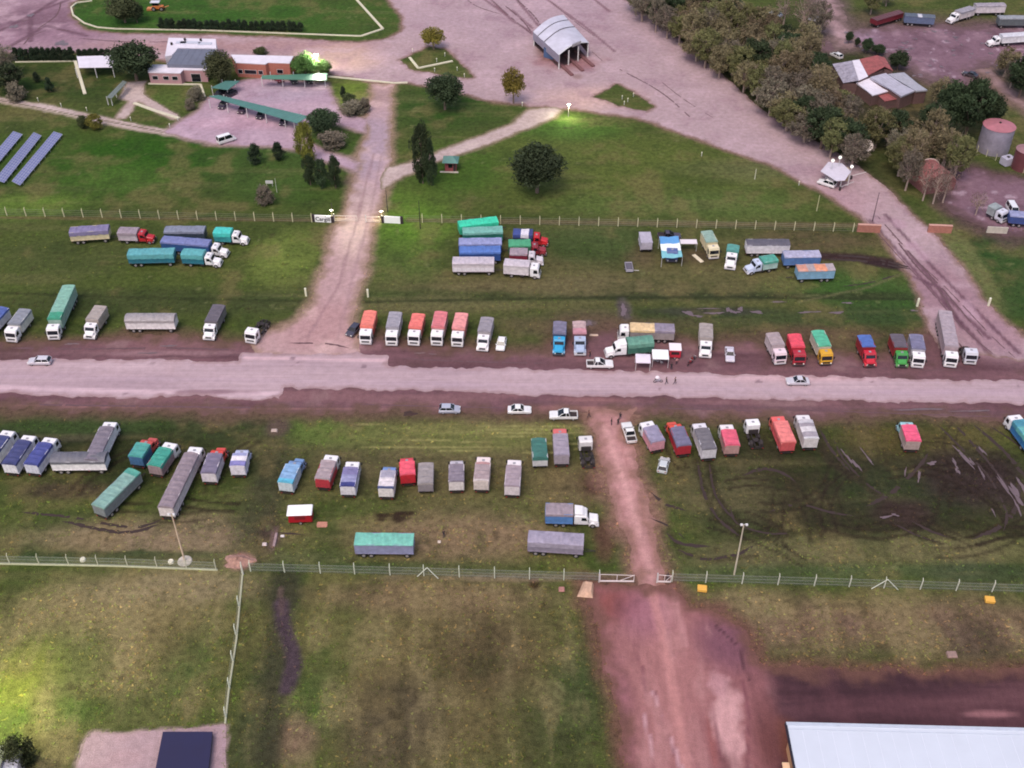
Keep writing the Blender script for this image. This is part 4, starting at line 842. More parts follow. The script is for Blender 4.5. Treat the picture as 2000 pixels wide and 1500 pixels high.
truck("off-white truck with pale grey striped cover beside the salmon one", (1567,811,2.7),(1581,880,.6), 'flat', (228,224,226), (212,206,206), [((196,192,198),1),((150,142,150),.5),((212,206,208),1),((160,152,160),1),((212,208,210),.8)], drop=.15, dome=.2)
truck("short truck with hot pink tarp and pale aqua cab standing alone", (1768,821,2.5),(1779,883,.6), 'snub', (160,206,214), (170,150,146), (232,90,124), drop=.3)
truck("truck with teal to blue tarp and white cab at the right edge of the photo", (1980,812,2.7),(2016,886,.6), 'flat', WH, (50,110,160), [((70,140,160),1),((98,170,168),2)], drop=.9)
# -- far lot, upper right
trailer("dark maroon open trailer in the far lot", (1706,38,2.6),(1760,22,2.6), (110,30,44), (96,60,66), H=2.6, drop=.05, bar=-1)
trailer("blue-grey trailer with white boards, next to the maroon trailer in the far lot", (1768,28,3.2),(1826,32,3.2), (96,110,140), [((92,102,116),1),((200,200,210),.3),((84,94,110),1)], H=3.2, drop=.1, bar=0)
truck("white truck with grey tarp facing left in the far lot", (1852,44,.4),(1900,14,3.2), 'hood', WH, (206,196,198), (150,146,156), H=3.2, drop=.4)
trailer("trailer with scalloped white side behind the white truck of the far lot", (1905,9,3.3),(1963,8,3.3), (216,206,212), (156,148,158), drop=.3, bar=-1)
trailer("dark slotted trailer at the right edge of the far lot", (1950,33,h),(2030,33,h), (96,104,108), (146,150,156), drop=.3, bar=-1)
truck("white bonneted truck with long white box at the right edge, far lot", (1928,88,.4),(2052,62,3.2), 'hood', WH, (222,222,226), (206,206,214), H=3.2, drop=.2, semi=True)
truck("silver grey truck by the farm lot behind the low wall", (1962,434,.4),(1936,398,3.0), 'flat', (206,206,218), (150,156,160), (146,156,158), H=3.0, drop=.2)
trailer("blue trailer with lilac cover at the right edge behind the low wall", (1973,416,3.0),(2060,424,3.0), (60,80,140), (146,150,186), H=3.0, drop=.2, bar=0)
# -- cars
car("blurred silver hatchback driving on the road at the far left", (50,706,.5),(106,706,.5), 'hatch', (206,204,212), 4.6)
car("silver sedan with dark roof glass driving on the road on the right", (1532,745,.5),(1584,745,.5), 'sedan', (206,204,212))
car("dark grey car half hidden beside the orange-tarped truck", (682,655,.5),(699,634,.8), 'hatch', (70,72,88))
car("small white car beside the grey box truck on the north verge", (977,682,.5),(981,660,1.0), 'hatch', (240,236,238), 3.9)
car("silver car alone between the grey-tarped truck and the pink-cabbed truck", (1426,704,.5),(1425,678,1.0), 'sedan', (214,208,220))
car("grey-blue hatchback parked on the south verge", (900,800,.5),(856,800,.5), 'hatch', (176,180,196))
car("white sedan parked on the south verge, between the hatchback and the pickup", (1036,801,.5),(993,801,.5), 'sedan', (240,236,240))
car("white double-cab pickup parked side-on on the south verge", (1072,812,.5),(1129,812,.5), 'pickup', (240,238,242))
car("white pickup with open bed in front of the bonneted white truck", (1196,712,.5),(1147,712,.5), 'pickup', (240,236,238))
car("white pickup nosed towards the road beside the pink track", (1223,826,.9),(1234,862,.6), 'pickup', (238,236,234))
car("small silver hatchback parked behind the lavender-tarped truck", (1299,894,.9),(1293,920,.6), 'hatch', (200,206,208), 3.9)
car("white van parked beside the office lawn", (460,268,.5),(424,279,.5), 'van', (236,236,242), 5.0)
car("white car stopped beside the guard shelter", (1598,353,.5),(1632,364,.5), 'suv', (240,238,240), 4.6)
car("white car under the trees near the farmhouse", (1624,104,.5),(1644,114,.5), 'hatch', (220,218,216))
car("dark car with pale roof beside the farm track", (1880,142,.5),(1910,150,.5), 'sedan', (60,58,66))
car("small silver car behind the white house", (1660,107,.5),(1652,106,.5), 'hatch', (214,214,210), 3.6) if False else None
car("white van next to the silver grey truck", (1984,424,.5),(1970,400,.5), 'van', (226,226,230), 5.0)
car("maroon car under the green carport roof", (548,158,.5),(540,152,.5), 'hatch', (150,34,56), 3.9)
for k, (x, lab) in enumerate(((575,"dark car under the green carport, next to the maroon one"),(605,"dark car under the right end of the green carport"))): car(lab, (x,160,.5),(x-6,153,.5), 'sedan', (52,50,60))
car("dark car under the left half of the small teal canopy", (424,186,.5),(436,180,.5), 'hatch', (44,44,52)); car("dark car under the right half of the small teal canopy", (444,187,.5),(456,181,.5), 'hatch', (44,44,54))
car("dark car farthest left under the long teal carport roof", (432,210,.5),(440,200,.5), 'sedan', (60,54,70)); car("dark car in the second bay of the long teal carport", (470,219,.5),(478,209,.5), 'sedan', (74,58,76)); car("dark car in the third bay of the long teal carport", (506,230,.5),(514,220,.5), 'hatch', (56,54,70)); car("dark car in the last bay of the long teal carport", (552,242,.5),(558,232,.5), 'sedan', (62,58,78))

car("pale blue car parked under the leafless trees at the top edge", (1500,24,.5),(1530,32,.5), 'sedan', (150,166,186)); car("white car beside the back lane, just right of the leafless trees", (1580,36,.5),(1606,42,.5), 'sedan', (206,204,210))
# ---------------------------------------------------------------- buildings
WALL = mat((206,196,200), .85, 0, .15, .4, name='plaster'); BRK = mat((170,104,90), .9, 0, .25, 2.5, name='brick'); PNK = mat((176,136,140), .9, 0, .15, .5)
ROOFW = mat((222,216,226), .6, 0, .14, .35); ROOFG = mat((176,174,188), .6, 0, .2, .5); ROOFB = mat((108,112,128), .6, .1, .15, .4); GRN = mat((84,132,124), .5, .1, .18, .4); GRNL = mat((84,132,110), .5, .1, .15, .4)
STEEL = mat((206,204,204), .5, .1, .1); DARKIN = mat((40,32,36), .9, 0, .1); CONC = mat((190,182,170), .9, 0, .22, 1.0); POSTM = mat((206,200,164), .9, 0, .15); WIRE = mat((150,146,138), .6, .4, 0)
def P2(pts, z): return [tuple(g(x, y, z)[:2]) for x, y in pts]
def ribs_on(b, poly, z, d=.06, step=1.0, mi=0, zf=None):
    """corrugation seams laid across a roof quad, following its first edge"""
    a, b_, c, e = [Vector(p) for p in poly]
    n = max(2, int((b_-a).length/step))
    for i in range(1, n):
        t = i/n; p = a.lerp(b_, t); q = e.lerp(c, t); d_ = (q-p).normalized(); s = Vector((-d_.y, d_.x, 0))*.05 if len(p) == 3 else None
        u = Vector((0,0,d)); vs = [p-s, p+s, q+s, q-s]
        b.add([v for v in vs]+[v+u for v in vs], [(4,5,6,7),(0,1,5,4),(1,2,6,5),(2,3,7,6),(3,0,4,7)], mi)
def slab_building(name, label, cat, roofpx, H, wallm, roofm, parapet=.0, over=.0, windows=(), seams=1.2):
    p = P2(roofpx, H); cx = sum(q[0] for q in p)/len(p); cy = sum(q[1] for q in p)/len(p)
    t = thing(name, label, cat, (cx, cy, 0)); loc = [(x-cx, y-cy) for x, y in p]
    ins = [(x*.985, y*.985) for x, y in loc]
    b = MB(); b.prism(ins, 0, H-.22); b.build('wall', wallm, t)
    b = MB(); b.prism(loc, H-.22, H)
    if len(loc) == 4 and seams: ribs_on(b, [Vector((*q, H)) for q in loc], H, .05, seams)
    b.build('roof', roofm, t)
    return t, loc, (cx, cy)
def wall_window(t, A, B, f, w_, z0, z1, frame=True):
    """window set on the wall running from A to B (local xy), centre at fraction f"""
    A, B = Vector((*A, 0)), Vector((*B, 0)); d = (B-A).normalized(); n = Vector((d.y, -d.x, 0))
    if n.y > 0: n = -n
    c = A.lerp(B, f)*.985
    def quad(b, hw, a0, a1, o0, o1):
        vs = [c-d*hw+n*o0+Vector((0,0,a0)), c+d*hw+n*o0+Vector((0,0,a0)), c+d*hw+n*o1+Vector((0,0,a0)), c-d*hw+n*o1+Vector((0,0,a0))]
        vs += [v+Vector((0,0,a1-a0)) for v in vs]; b.add(vs, [(0,1,2,3),(7,6,5,4),(3,2,6,7),(0,4,5,1),(1,5,6,2),(0,3,7,4)])
    b = MB(); quad(b, w_/2+.08, z0-.08, z1+.08, -.05, .06); o = b.build('window', STEEL, t)
    b = MB(); quad(b, w_/2, z0, z1, 0, .075); b.build('pane', GLS, o)
# office complex
t, lo, c0 = slab_building('office_building', "brick and pink plastered office with white flat roofs, beside the round trees", 'building', [(287,126),(316,126),(404,128.5),(403.5,137),(358,136),(352,142.6),(289,141)], 3.6, PNK, ROOFW)
for f in (.18,.52,.80): wall_window(t, lo[6], lo[5], f, 1.5, 1.5, 2.5)
wall_window(t, lo[4], lo[3], .5, 2.6, .1, 2.4)
b = MB(); q = P2([(346.5,95),(420.6,96),(403.5,127.5),(325.6,125.5)], 4.6); q = [(x-c0[0], y-c0[1]) for x, y in q]; b.prism(q, 3.3, 4.6); ribs_on(b, [Vector((*v,4.6)) for v in q], 4.6, .05, 1.6); b.build('upper_roof', ROOFB, t)
b = MB(); q2 = P2([(329,73.5),(421.5,76),(422.5,94.5),(348,93.5),(336,108),(322,110)], 4.2); q2 = [(x-c0[0], y-c0[1]) for x, y in q2]; b.prism(q2, 0, 4.2); b.build('rear_wing', ROOFW, t)
for (x, y, w_, h_) in ((354,84,3,1.4),(372,84,6,1.6),(400,86,4,1.6)):
    v = g(x, y, 4.2); b = MB(); b.box(v.x-c0[0]-w_/2, v.x-c0[0]+w_/2, v.y-c0[1]-h_/2, v.y-c0[1]+h_/2, 4.203, 4.45); b.build('skylight', mat((190,192,204), .3, 0, .1), t)
for (x, y) in ((361,76.5),(392,77.5),(335,85)):
    v = g(x, y, 4.6); b = MB(); b.cyl((v.x-c0[0], v.y-c0[1], 4.2), (v.x-c0[0], v.y-c0[1], 4.9), .35); b.build('roof_vent', CHS, t)
t, lo, c1 = slab_building('brick_building', "long low brick building with pale roof and orange-lit end wall", 'building', [(451,106.5),(573,109.4),(566,123.2),(524,121.6),(518,125),(460.5,122)], 4.4, BRK, ROOFW)
for f in (.1,.32,.45,.58,.8): wall_window(t, lo[5], lo[4], f, 1.2, 1.2, 2.3)
wall_window(t, lo[3], lo[2], .5, 1.6, 1.2, 2.3)
e0, e1 = Vector((*lo[1],0)), Vector((*lo[2],0)); b = MB(); b.add([e0*1.0, e1*1.0, e1+Vector((0,0,4.1)), e0+Vector((0,0,4.1))], [(0,1,2,3),(3,2,1,0)]); b.build('end_wall', mat((206,140,84), .9, 0, .15), t)  # orange lamplight on this end is painted into the wall colour
def canopy(name, label, roofpx, H, m, posts, wires=0, slab=.14, cat='carport', postm=STEEL, slope=0):
    p = P2(roofpx, H); cx = sum(q[0] for q in p)/len(p); cy = sum(q[1] for q in p)/len(p)
    t = thing(name, label, cat, (cx, cy, 0)); lo = [(x-cx, y-cy) for x, y in p]
    b = MB(); b.prism(lo, H-slab, H)
    if len(lo) == 4: ribs_on(b, [Vector((*q, H)) for q in lo], H, .05, 1.0)
    b.build('roof', m, t)
    for (x, y) in posts:
        v = g(x, y, 0); b = MB(); b.box(v.x-cx-.09, v.x-cx+.09, v.y-cy-.09, v.y-cy+.09, 0, H-slab); b.build('post', postm, t)
    return t
canopy('carport', "light green carport with one red and several dark cars under it, by the floodlit tree", [(511,147),(639,143.2),(638,157),(511,153.5)], 2.9, GRNL, [(513,169),(553,170),(596,171),(636,171),(530,158),(575,158),(625,158)])
canopy('carport', "long grey-green carport running diagonally across the parking lot", [(408,187),(427,186),(601,226),(581,240.5)] if 0 else [(408,187.5),(580,240.5),(603,227),(427,185.5)], 2.9, GRN, [(411,212),(446,220),(484,230),(521,240),(558,249),(576,254),(440,203),(520,223),(590,240)])
canopy('carport', "small dark teal canopy over two dark cars in front of the office", [(412,171),(445,175),(468,158),(440,158)], 2.7, GRN, [(416,184),(446,188),(462,172),(436,171)])
canopy('carport', "narrow grey-green canopy at the left of the side path", [(208,190),(218,192),(248,160),(240,157)], 2.6, mat((112,122,118), .6, 0, .2), [(212,205),(220,206),(245,176),(228,190)])
canopy('shed_roof', "flat white canopy left of the big round tree", [(150,110),(224,108),(226,131),(154,132)], 3.2, ROOFW, [(152,152),(190,152),(224,151),(155,128),(222,128)], cat='canopy')
# gatehouse hut
c = g(881,330); t = thing('guard_hut', "small square hut with green hipped roof beside the tall poplar", 'hut', (c.x, c.y, 0), R_(-3))
b = MB(); b.box(-1.4,1.4,-1.3,1.3,0,2.6); b.build('wall', mat((140,70,76),.9,0,.2), t)
b = MB(); b.add([(-2.0,-1.9,2.6),(2.0,-1.9,2.6),(2.0,1.9,2.6),(-2.0,1.9,2.6),(-.5,0,3.7),(.5,0,3.7)], [(3,2,1,0),(0,1,5,4),(1,2,5),(2,3,4,5),(3,0,4)]); b.build('roof', GRN, t)
b = MB(); b.box(-.5,.5,-1.36,-1.305,1.1,2.1); b.build('window', GLS, t); b = MB(); b.box(.7,1.3,-1.36,-1.305,.02,2.1); b.build('door', CHS, t); b = MB(); b.box(-2.6,2.0,-2.0,-1.4,0,.12); b.build('step', CONC, t)
# weighbridge shed with barrel roof
A, B_, C_, D_ = [g(*q) for q in ((1092,108,4.4),(1151,84,4.4),(1101,29,4.4),(1041,62,4.4))]
ctr = (A+B_+C_+D_)/4; t = thing('weighbridge_shed', "open-ended shed with pale barrel-vaulted metal roof over the truck scales", 'shed', (ctr.x, ctr.y, 0))
A, B_, C_, D_ = [Vector((q.x-ctr.x, q.y-ctr.y, 0)) for q in (A, B_, C_, D_)]
def arch(E, zo, t0=0, t1=1, bulge=1.3):
    b = MB(); n, m = 14, 8; vs = []
    for j in range(m+1):
        s = t0+(t1-t0)*j/m; p, q = A.lerp(D_, s), B_.lerp(C_, s)
        for i in range(n+1):
            f = i/n; v = p.lerp(q, f); vs.append((v.x, v.y, 4.4+zo+bulge*sin(pi*f)))
    fs = []
    for j in range(m):
        for i in range(n): a = j*(n+1)+i; fs.append((a,a+1,a+n+2,a+n+1)); 
    b.add(vs, fs); return b
arch(0,0).build('roof', mat((196,194,208),.6,0,.2,.25), t); arch(0,.06,.0,.03).build('front_trim', STEEL, t); arch(0,.08,.55,.57).build('roof_seam', CHS, t); arch(0,.05,.8,.82).build('roof_seam', CHS, t)
for s in (A, ):
    b = MB(); u = Vector((0,0,1)); p, q = A, D_
    b.add([p+u*2.0, q+u*2.0, q+u*4.4, p+u*4.4], [(0,1,2,3),(3,2,1,0)]); b.build('side_panel', mat((186,182,200),.5,.2,.14), t)
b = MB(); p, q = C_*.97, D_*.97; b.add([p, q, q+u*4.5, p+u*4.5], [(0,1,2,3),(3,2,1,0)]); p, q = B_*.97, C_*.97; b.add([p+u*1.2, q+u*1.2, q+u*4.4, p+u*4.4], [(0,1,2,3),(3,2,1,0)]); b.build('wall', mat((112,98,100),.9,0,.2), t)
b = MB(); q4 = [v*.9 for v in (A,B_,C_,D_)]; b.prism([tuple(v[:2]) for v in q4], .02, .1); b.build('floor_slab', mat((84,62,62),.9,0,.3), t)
b = MB(); f0, f1 = A.lerp(B_,.42), A.lerp(B_,.72); b.add([f0+u*5.2, f1+u*5.2, f1+u*6.2, f0+u*6.2], [(0,1,2,3),(3,2,1,0)]); b.build('gable_panel', STEEL, t)
for p in (A, A.lerp(B_,.33), A.lerp(B_,.66), B_, D_, C_, D_.lerp(C_,.5), A.lerp(D_,.5), B_.lerp(C_,.5)):
    p = p*.96; b = MB(); b.box(p.x-.18, p.x+.18, p.y-.18, p.y+.18, 0, 4.5); b.build('column', STEEL, t)
b = MB(); p = D_.lerp(A,.45); b.prism([(p.x-.2,p.y-.6),(p.x+3.4,p.y-3.2),(p.x+4.6,p.y-1.0),(p.x+1.0,p.y+1.6)], 0, 3.0); b.build('office_box', mat((66,92,130),.5,0,.2), t)
dirn = (A-D_).normalized(); sd_ = Vector((-dirn.y, dirn.x, 0))
for k, f in enumerate((.15,.5,.85)):
    p = A.lerp(B_, f)+dirn*-6; q = A.lerp(B_, f)+dirn*6; b = MB(); b.prism([tuple((p-sd_*.5)[:2]), tuple((p+sd_*.5)[:2]), tuple((q+sd_*.5)[:2]), tuple((q-sd_*.5)[:2])], .03, .5); b.build('kerb_wall', mat((120,80,82),.9,0,.3), t)
# guard shelter on the exit road
canopy_t = canopy('guard_shelter', "white guard shelter with flat irregular roof in the middle of the exit road", [(1603,334),(1618,316),(1645,319),(1662,335),(1650,352),(1633,353)], 3.0, mat((206,200,212),.5,0,.12), [(1612,352),(1640,370),(1655,362),(1625,345)], cat='shelter')
v = g(1640,350); b = MB(); b.box(v.x-ctr.x*0-1.8, v.x+1.8, v.y-1.0, v.y+1.0, 0, 2.8); o = b.build('cabin', mat((190,168,140),.8,0,.2)); o.parent = canopy_t; o.matrix_parent_inverse = Matrix.Translation(-canopy_t.location)
# barrier arms
for (a, e, lab) in (((1662,350),(1690,343),"raised-end barrier arm right of the guard shelter"), ((1640,372),(1666,362),"barrier arm in front of the guard shelter")):
    p, q = g(*a), g(*e); t = thing('barrier', lab, 'barrier', (p.x, p.y, 0)); d = q-p
    b = MB(); b.box(-.2,.2,-.2,.2,0,1.0); b.build('pedestal', CHS, t); b = MB(); b.cyl((0,0,.95),(d.x,d.y,1.0),.07); b.build('arm', STEEL, t)
# farmhouse roofs
fh = g(1720,170); t = thing('farm_building', "rambling farmhouse with patched grey, rusty red and pale sheet roofs among the trees", 'building', (fh.x, fh.y, 0))
z6 = lambda pts: [(1600+x/5, 80+y/5) for x, y in pts]
def roofpc(pts, H, m, drop=.3, slopes=None, nm='roof', wm=mat((104,78,76),.9,0,.3,1.5)):
    zs = slopes or [H]*len(pts); q = [g(px, py, z) for (px, py), z in zip(z6(pts), zs)]
    lo = [(v.x-fh.x, v.y-fh.y) for v in q]; cx = sum(v[0] for v in lo)/len(lo); cy = sum(v[1] for v in lo)/len(lo)
    b = MB(); b.prism(lo, [z-.12 for z in zs], list(zs)); 
    if len(lo) == 4: ribs_on(b, [Vector((*v, z)) for v, z in zip(lo, zs)], H, .05, .9)
    b.build(nm, m, t)
    b = MB(); b.prism([(cx+(x-cx)*.96, cy+(y-cy)*.96) for x, y in lo], 0, min(zs)-.14); b.build('wall', wm or BRK, t)
PATCH = mat((166,162,178), .8, 0, .5, .8); RUST = mat((156,84,84), .8, 0, .4, .7)
roofpc([(130,225),(320,192),(385,385),(235,408)], 4, PATCH, slopes=[3.2,4.4,4.4,3.2]); roofpc([(322,190),(392,180),(478,345),(387,385)], 4.2, ROOFW)
roofpc([(392,178),(560,140),(640,250),(478,335)], 4.6, RUST, slopes=[4.2,5.2,5.2,4.2]); roofpc([(562,140),(640,162),(722,292),(642,250)], 4.6, RUST, slopes=[5.2,4.4,4.4,5.2])
roofpc([(500,352),(650,312),(930,500),(800,555)], 4, ROOFG, slopes=[4.2,4.2,3.6,3.6]); roofpc([(672,322),(830,306),(1056,492),(944,502)], 4, mat((184,182,190),.5,.3,.2), slopes=[4.1,4.1,3.6,3.6])
roofpc([(360,402),(500,360),(702,490),(520,540)], 3, ROOFW, slopes=[3.4,3.4,3.0,3.0]); roofpc([(545,500),(640,480),(790,560),(640,590)], 2.6, RUST)
# storage tanks
def tank(label, bx, by, wpx, top, c, rc, cat='storage tank'):
    v = g(bx, by); r = wpx/2/scale_at(by); H = height_at(bx, by, top); t = thing('storage_tank', label, cat, (v.x, v.y, 0))
    b = MB(); b.cyl((0,0,0),(0,0,H),r,r,28,cap=False)
    for k in range(1,5): b.cyl((0,0,H*k/5-.04),(0,0,H*k/5+.04),r+.04,r+.04,28)
    b.build('shell', mat(c,.6,.2,.3,.35), t); b = MB(); b.cyl((0,0,H),(0,0,H+.7),r+.1,.25,28); b.build('roof', mat(rc,.7,.1,.25,.4), t); b = MB(); b.cyl((0,0,H+.65),(0,0,H+.95),.3,.3,10); b.build('hatch', CHS, t)
tank("large cylindrical grey tank with pinkish conical top near the right edge", 1938, 292, 60, 245, (156,150,166), (176,112,122)); tank("maroon cylindrical tank cut by the right edge of the photo", 1997, 328, 44, 292, (112,62,68), (150,112,116))
c = g(1965,322); t = thing('water_box', "small pale square tank between the two cylindrical tanks", 'tank', (c.x,c.y,0), R_(25)); b = MB(); b.box(-1.4,1.4,-1.1,1.1,.3,2.2); b.build('tank_body', mat((178,176,192),.5,0,.15), t); b = MB(); b.cyl((0,0,2.2),(0,0,2.35),.4); b.build('lid', CHS, t)
c = g(1690,300); t = thing('satellite_dish', "white round dish with dark centre on a post in front of the trees", 'dish', (c.x,c.y,0))
b = MB(); b.cyl((0,0,0),(0,0,1.6),.09); b.build('post', STEEL, t)
b = MB(); n0 = Vector((0,-.8,.6)).normalized(); a0 = n0.orthogonal().normalized(); a1 = n0.cross(a0); cc = Vector((0,0,2.2)); vs = [cc]; 
for r_, k in ((.6,.06),(1.1,.2),(1.5,.42)):
    for i in range(18): vs.append(cc + (a0*cos(2*pi*i/18)+a1*sin(2*pi*i/18))*r_ + n0*k)
fs = [(0,1+i,1+(i+1)%18) for i in range(18)] + [(1+r*18+i,1+(r+1)*18+i,1+(r+1)*18+(i+1)%18,1+r*18+(i+1)%18) for r in range(2) for i in range(18)]
b.add(vs, fs); b.build('reflector', mat((226,214,206),.5,0,.1), t); b = MB(); b.cyl(cc, cc+n0*1.0, .03); b.cyl(cc+n0*.9, cc+n0*1.15, .17); b.build('feed_horn', CHS, t)
# warehouse, bottom right
Hh = 6.0; q = [g(*p, Hh) for p in ((1535,1411),(2140,1426))]; far = [(q[0].x, q[0].y), (q[1].x, q[1].y)]; dx = Vector((q[1].x-q[0].x, q[1].y-q[0].y, 0)).normalized(); px_ = g(1552,1500,Hh); 
sd2 = Vector((px_.x-q[0].x, px_.y-q[0].y, 0)).normalized(); t = thing('warehouse', "big white-roofed warehouse in the bottom right corner", 'warehouse', (q[0].x, q[0].y, 0))
L2, D2 = 48, 26; c_ = [Vector((0,0,0)), dx*L2, dx*L2+sd2*D2, sd2*D2]
b = MB(); b.prism([tuple(v[:2]) for v in c_], Hh-.25, Hh); m_ = .0
b.build('roof', mat((198,205,216),.6,0,.06,.12), t)
b = MB(); e_ = (dx*.02+sd2*.5); 
for off, wd, zz in ((.0,.45,.16),(1.0,.10,.05)): p, q_ = sd2*off, dx*L2+sd2*off; b.prism([tuple(v[:2]) for v in (p, q_, q_+sd2*wd, p+sd2*wd)], Hh+.003, Hh+zz)
b.build('ridge_trim', mat((196,204,216),.5,.2,.1), t)
b = MB(); 
for i in range(1, 24): p = dx*(i*2.0)+sd2*1.3; q_ = p+sd2*(D2-1.5); b.prism([tuple(v[:2]) for v in (p, p+dx*.05, q_+dx*.05, q_)], Hh+.004, Hh+.02)
b.build('roof_seam', mat((222,226,240),.4,.1,.05), t)
b = MB(); b.prism([tuple(v[:2]) for v in (sd2*.3+dx*.9, dx*(L2-.3)+sd2*.3, dx*(L2-.3)+sd2*(D2-.3), sd2*(D2-.3)+dx*.9)], 0, Hh-.252); b.build('wall', mat((196,150,110),.9,0,.15), t)  # wall colour includes the orange light falling on it
b = MB(); b.prism([tuple(v[:2]) for v in (dx*-.12, dx*.10, dx*.10+sd2*D2, dx*-.12+sd2*D2)], Hh-.5, Hh+.08); b.build('gutter', mat((40,40,52),.5,.2,0), t)
b = MB(); b.prism([tuple(v[:2]) for v in (dx*-.9+sd2*4.6, dx*.05+sd2*4.6, dx*.05+sd2*(D2), dx*-.9+sd2*(D2))], 3.4, 3.6); b.build('side_canopy', mat((232,196,160),.7,0,.1), t)
# bottom-left roofs
t, lo, _ = slab_building('dark_roofed_shed', "low shed with flat navy roof standing on the concrete pad", 'shed', [(318,1429),(415,1429),(405,1520),(300,1520)], 1.2, mat((90,84,94),.9,0,.1), mat((50,50,78),.95,0,.1,.3,spec=.05), seams=0)
def zroof(name, label, pts, H, rm, wm):
    p = P2(pts, H); cx = sum(q[0] for q in p)/4; cy = sum(q[1] for q in p)/4; t = thing(name, label, 'building', (cx,cy,0)); lo = [(x-cx,y-cy) for x,y in p]
    b = MB(); b.prism(lo, H-.15, H); ribs_on(b, [Vector((*q, H)) for q in lo], H, .05, .7); b.build('roof', rm, t); b = MB(); b.prism([(x*.95,y*.95) for x,y in lo], 0, H-.152); b.build('wall', wm, t)
zroof('small_house', "corner of a silver and dark roofed house at the bottom left corner", [(-60,1456),(12,1456),(-8,1530),(-80,1530)], 3.6, mat((58,56,64),.6,0,.1), WALL); zroof('lean_to', "silver corrugated lean-to roof under the small tree, bottom left", [(13,1466),(40,1462),(28,1530),(-6,1530)], 3.0, mat((196,196,208),.4,.3,.1), WALL)
# ---------------------------------------------------------------- solar arrays
PV = mat((128,132,176), .4, 0, .12, 1.5); PVF = mat((196,198,206), .4, .4, 0)
for k, (pts, lab) in enumerate((([(105,257),(122,262.5),(39,362),(23,354)],"rightmost solar panel array on the lawn"),([(66,258.5),(81,265),(8,357),(-10,350)],"middle solar panel array on the lawn"),([(26,256.5),(44,262.5),(-30,350),(-48,342)],"leftmost solar panel array, cut by the photo edge"))):
    q = [g(x, y, z) for (x, y), z in zip(pts, (1.7,.7,.7,1.7))]; c = sum(q, Vector())/4; t = thing('solar_array', lab, 'solar panels', (c.x,c.y,0), 0, 'solar arrays on the lawn')
    l = [Vector((v.x-c.x, v.y-c.y, v.z)) for v in q]; b = MB(); n, m = 22, 4; fr = MB()
    b.add(l+[v-Vector((0,0,.06)) for v in l], [(0,1,2,3)[::-1],(4,5,6,7)]); b.build('panel', PV, t)
    for i in range(n+1):
        s = i/n; a_, c2 = l[0].lerp(l[3], s), l[1].lerp(l[2], s); fr.cyl(a_+Vector((0,0,.02)), c2+Vector((0,0,.02)), .035, n=4)
    for j in range(m+1):
        s = j/m; fr.cyl(l[0].lerp(l[1], s)+Vector((0,0,.02)), l[3].lerp(l[2], s)+Vector((0,0,.02)), .035, n=4)
    fr.build('panel_frame', PVF, t); 
    for i in range(8):
        s = (i+.5)/8; a_, c2 = l[0].lerp(l[3], s), l[1].lerp(l[2], s); e = MB(); e.cyl((a_.x,a_.y,0), a_, .05, n=5); e.cyl((c2.x,c2.y,0), c2, .05, n=5); e.cyl((a_.x,a_.y,.4),(c2.x,c2.y,.4), .04, n=4); e.build('support_leg', PVF, t)
# ---------------------------------------------------------------- fences and walls
def fence(label, pts, posts_px, h, postm, r=.07, wires=4, mesh=False, kerb=False, lean=0, name='wire_fence'):
    P = [g(x, y) for x, y in pts]; o0 = P[0].copy(); t = thing(name, label, 'fence', o0)
    P = [p-o0 for p in P]
    def at(px):
        for (x0,y0),(x1,y1) in zip(pts[:-1], pts[1:]):
            if min(x0,x1) <= px <= max(x0,x1): f = (px-x0)/(x1-x0+1e-9); return g(px, y0+(y1-y0)*f)-o0
    key = (h, r)
    pm = None
    for x in posts_px:
        v = at(x) if not isinstance(x, tuple) else g(*x)-o0
        if v is None: continue
        if pm is None:
            b = MB(); b.box(-r, r, -r, r, 0, h); b.cyl((0,0,h-.02),(0,.28,h+.28),r*.8,n=5); pm = b.mesh('post', postm)
        link('post', pm, t, v)
    for k in range(wires):
        z = h*(k+.6)/wires; b = MB()
        for p, q in zip(P[:-1], P[1:]): b.cyl(p+Vector((0,0,z)), q+Vector((0,0,z)), .018, n=4)
        b.build('wire', WIRE, t)
    if mesh:
        b = MB()
        for p, q in zip(P[:-1], P[1:]): b.add([p+Vector((0,0,.1)), q+Vector((0,0,.1)), q+Vector((0,0,h-.1)), p+Vector((0,0,h-.1))], [(0,1,2,3)])
        b.build('chain_link', mat((150,162,146), .7, .3, 0, alpha=.22), t)
    if kerb:
        b = MB()
        for p, q in zip(P[:-1], P[1:]): d = (q-p).normalized(); s = Vector((-d.y,d.x,0))*.13; b.prism([tuple((p-s)[:2]), tuple((q-s)[:2]), tuple((q+s)[:2]), tuple((p+s)[:2])], 0, .22)
        b.build('kerb', mat((178,178,150),.9,0,.2), t)
    return t
fence("wire fence with concrete posts left of the entrance gate", [(-40,420),(612,434)], [14+37.2*i for i in range(-1,17)], 2.0, POSTM, .08)
fence("wire fence with pale posts between the entrance gate and the brick wall", [(790,434),(1300,444),(1672,453)], [825+38.2*i for i in range(0,23)], 2.0, POSTM, .08)
fence("chain link fence on a pale kerb, lower left", [(-40,1101),(220,1106),(425,1114)], [20+57.5*i for i in range(-1,8)], 2.2, mat((186,184,166),.9,0,.15), .06, 3, True, True)
fence("chain link fence with white posts in the lower middle", [(486,1116),(800,1124),(1170,1135)], [490,556,626,693,762,828,897,966,1034,1101,1170], 2.2, mat((200,204,186),.9,0,.15), .07, 3, True)
fence("chain link fence with leaning posts, lower right", [(1310,1136),(1650,1146),(2060,1160)], [1312,1378,1449,1519,1590,1658,1726,1797,1867,1937,2006], 2.2, mat((206,206,190),.9,0,.15), .07, 3, True)
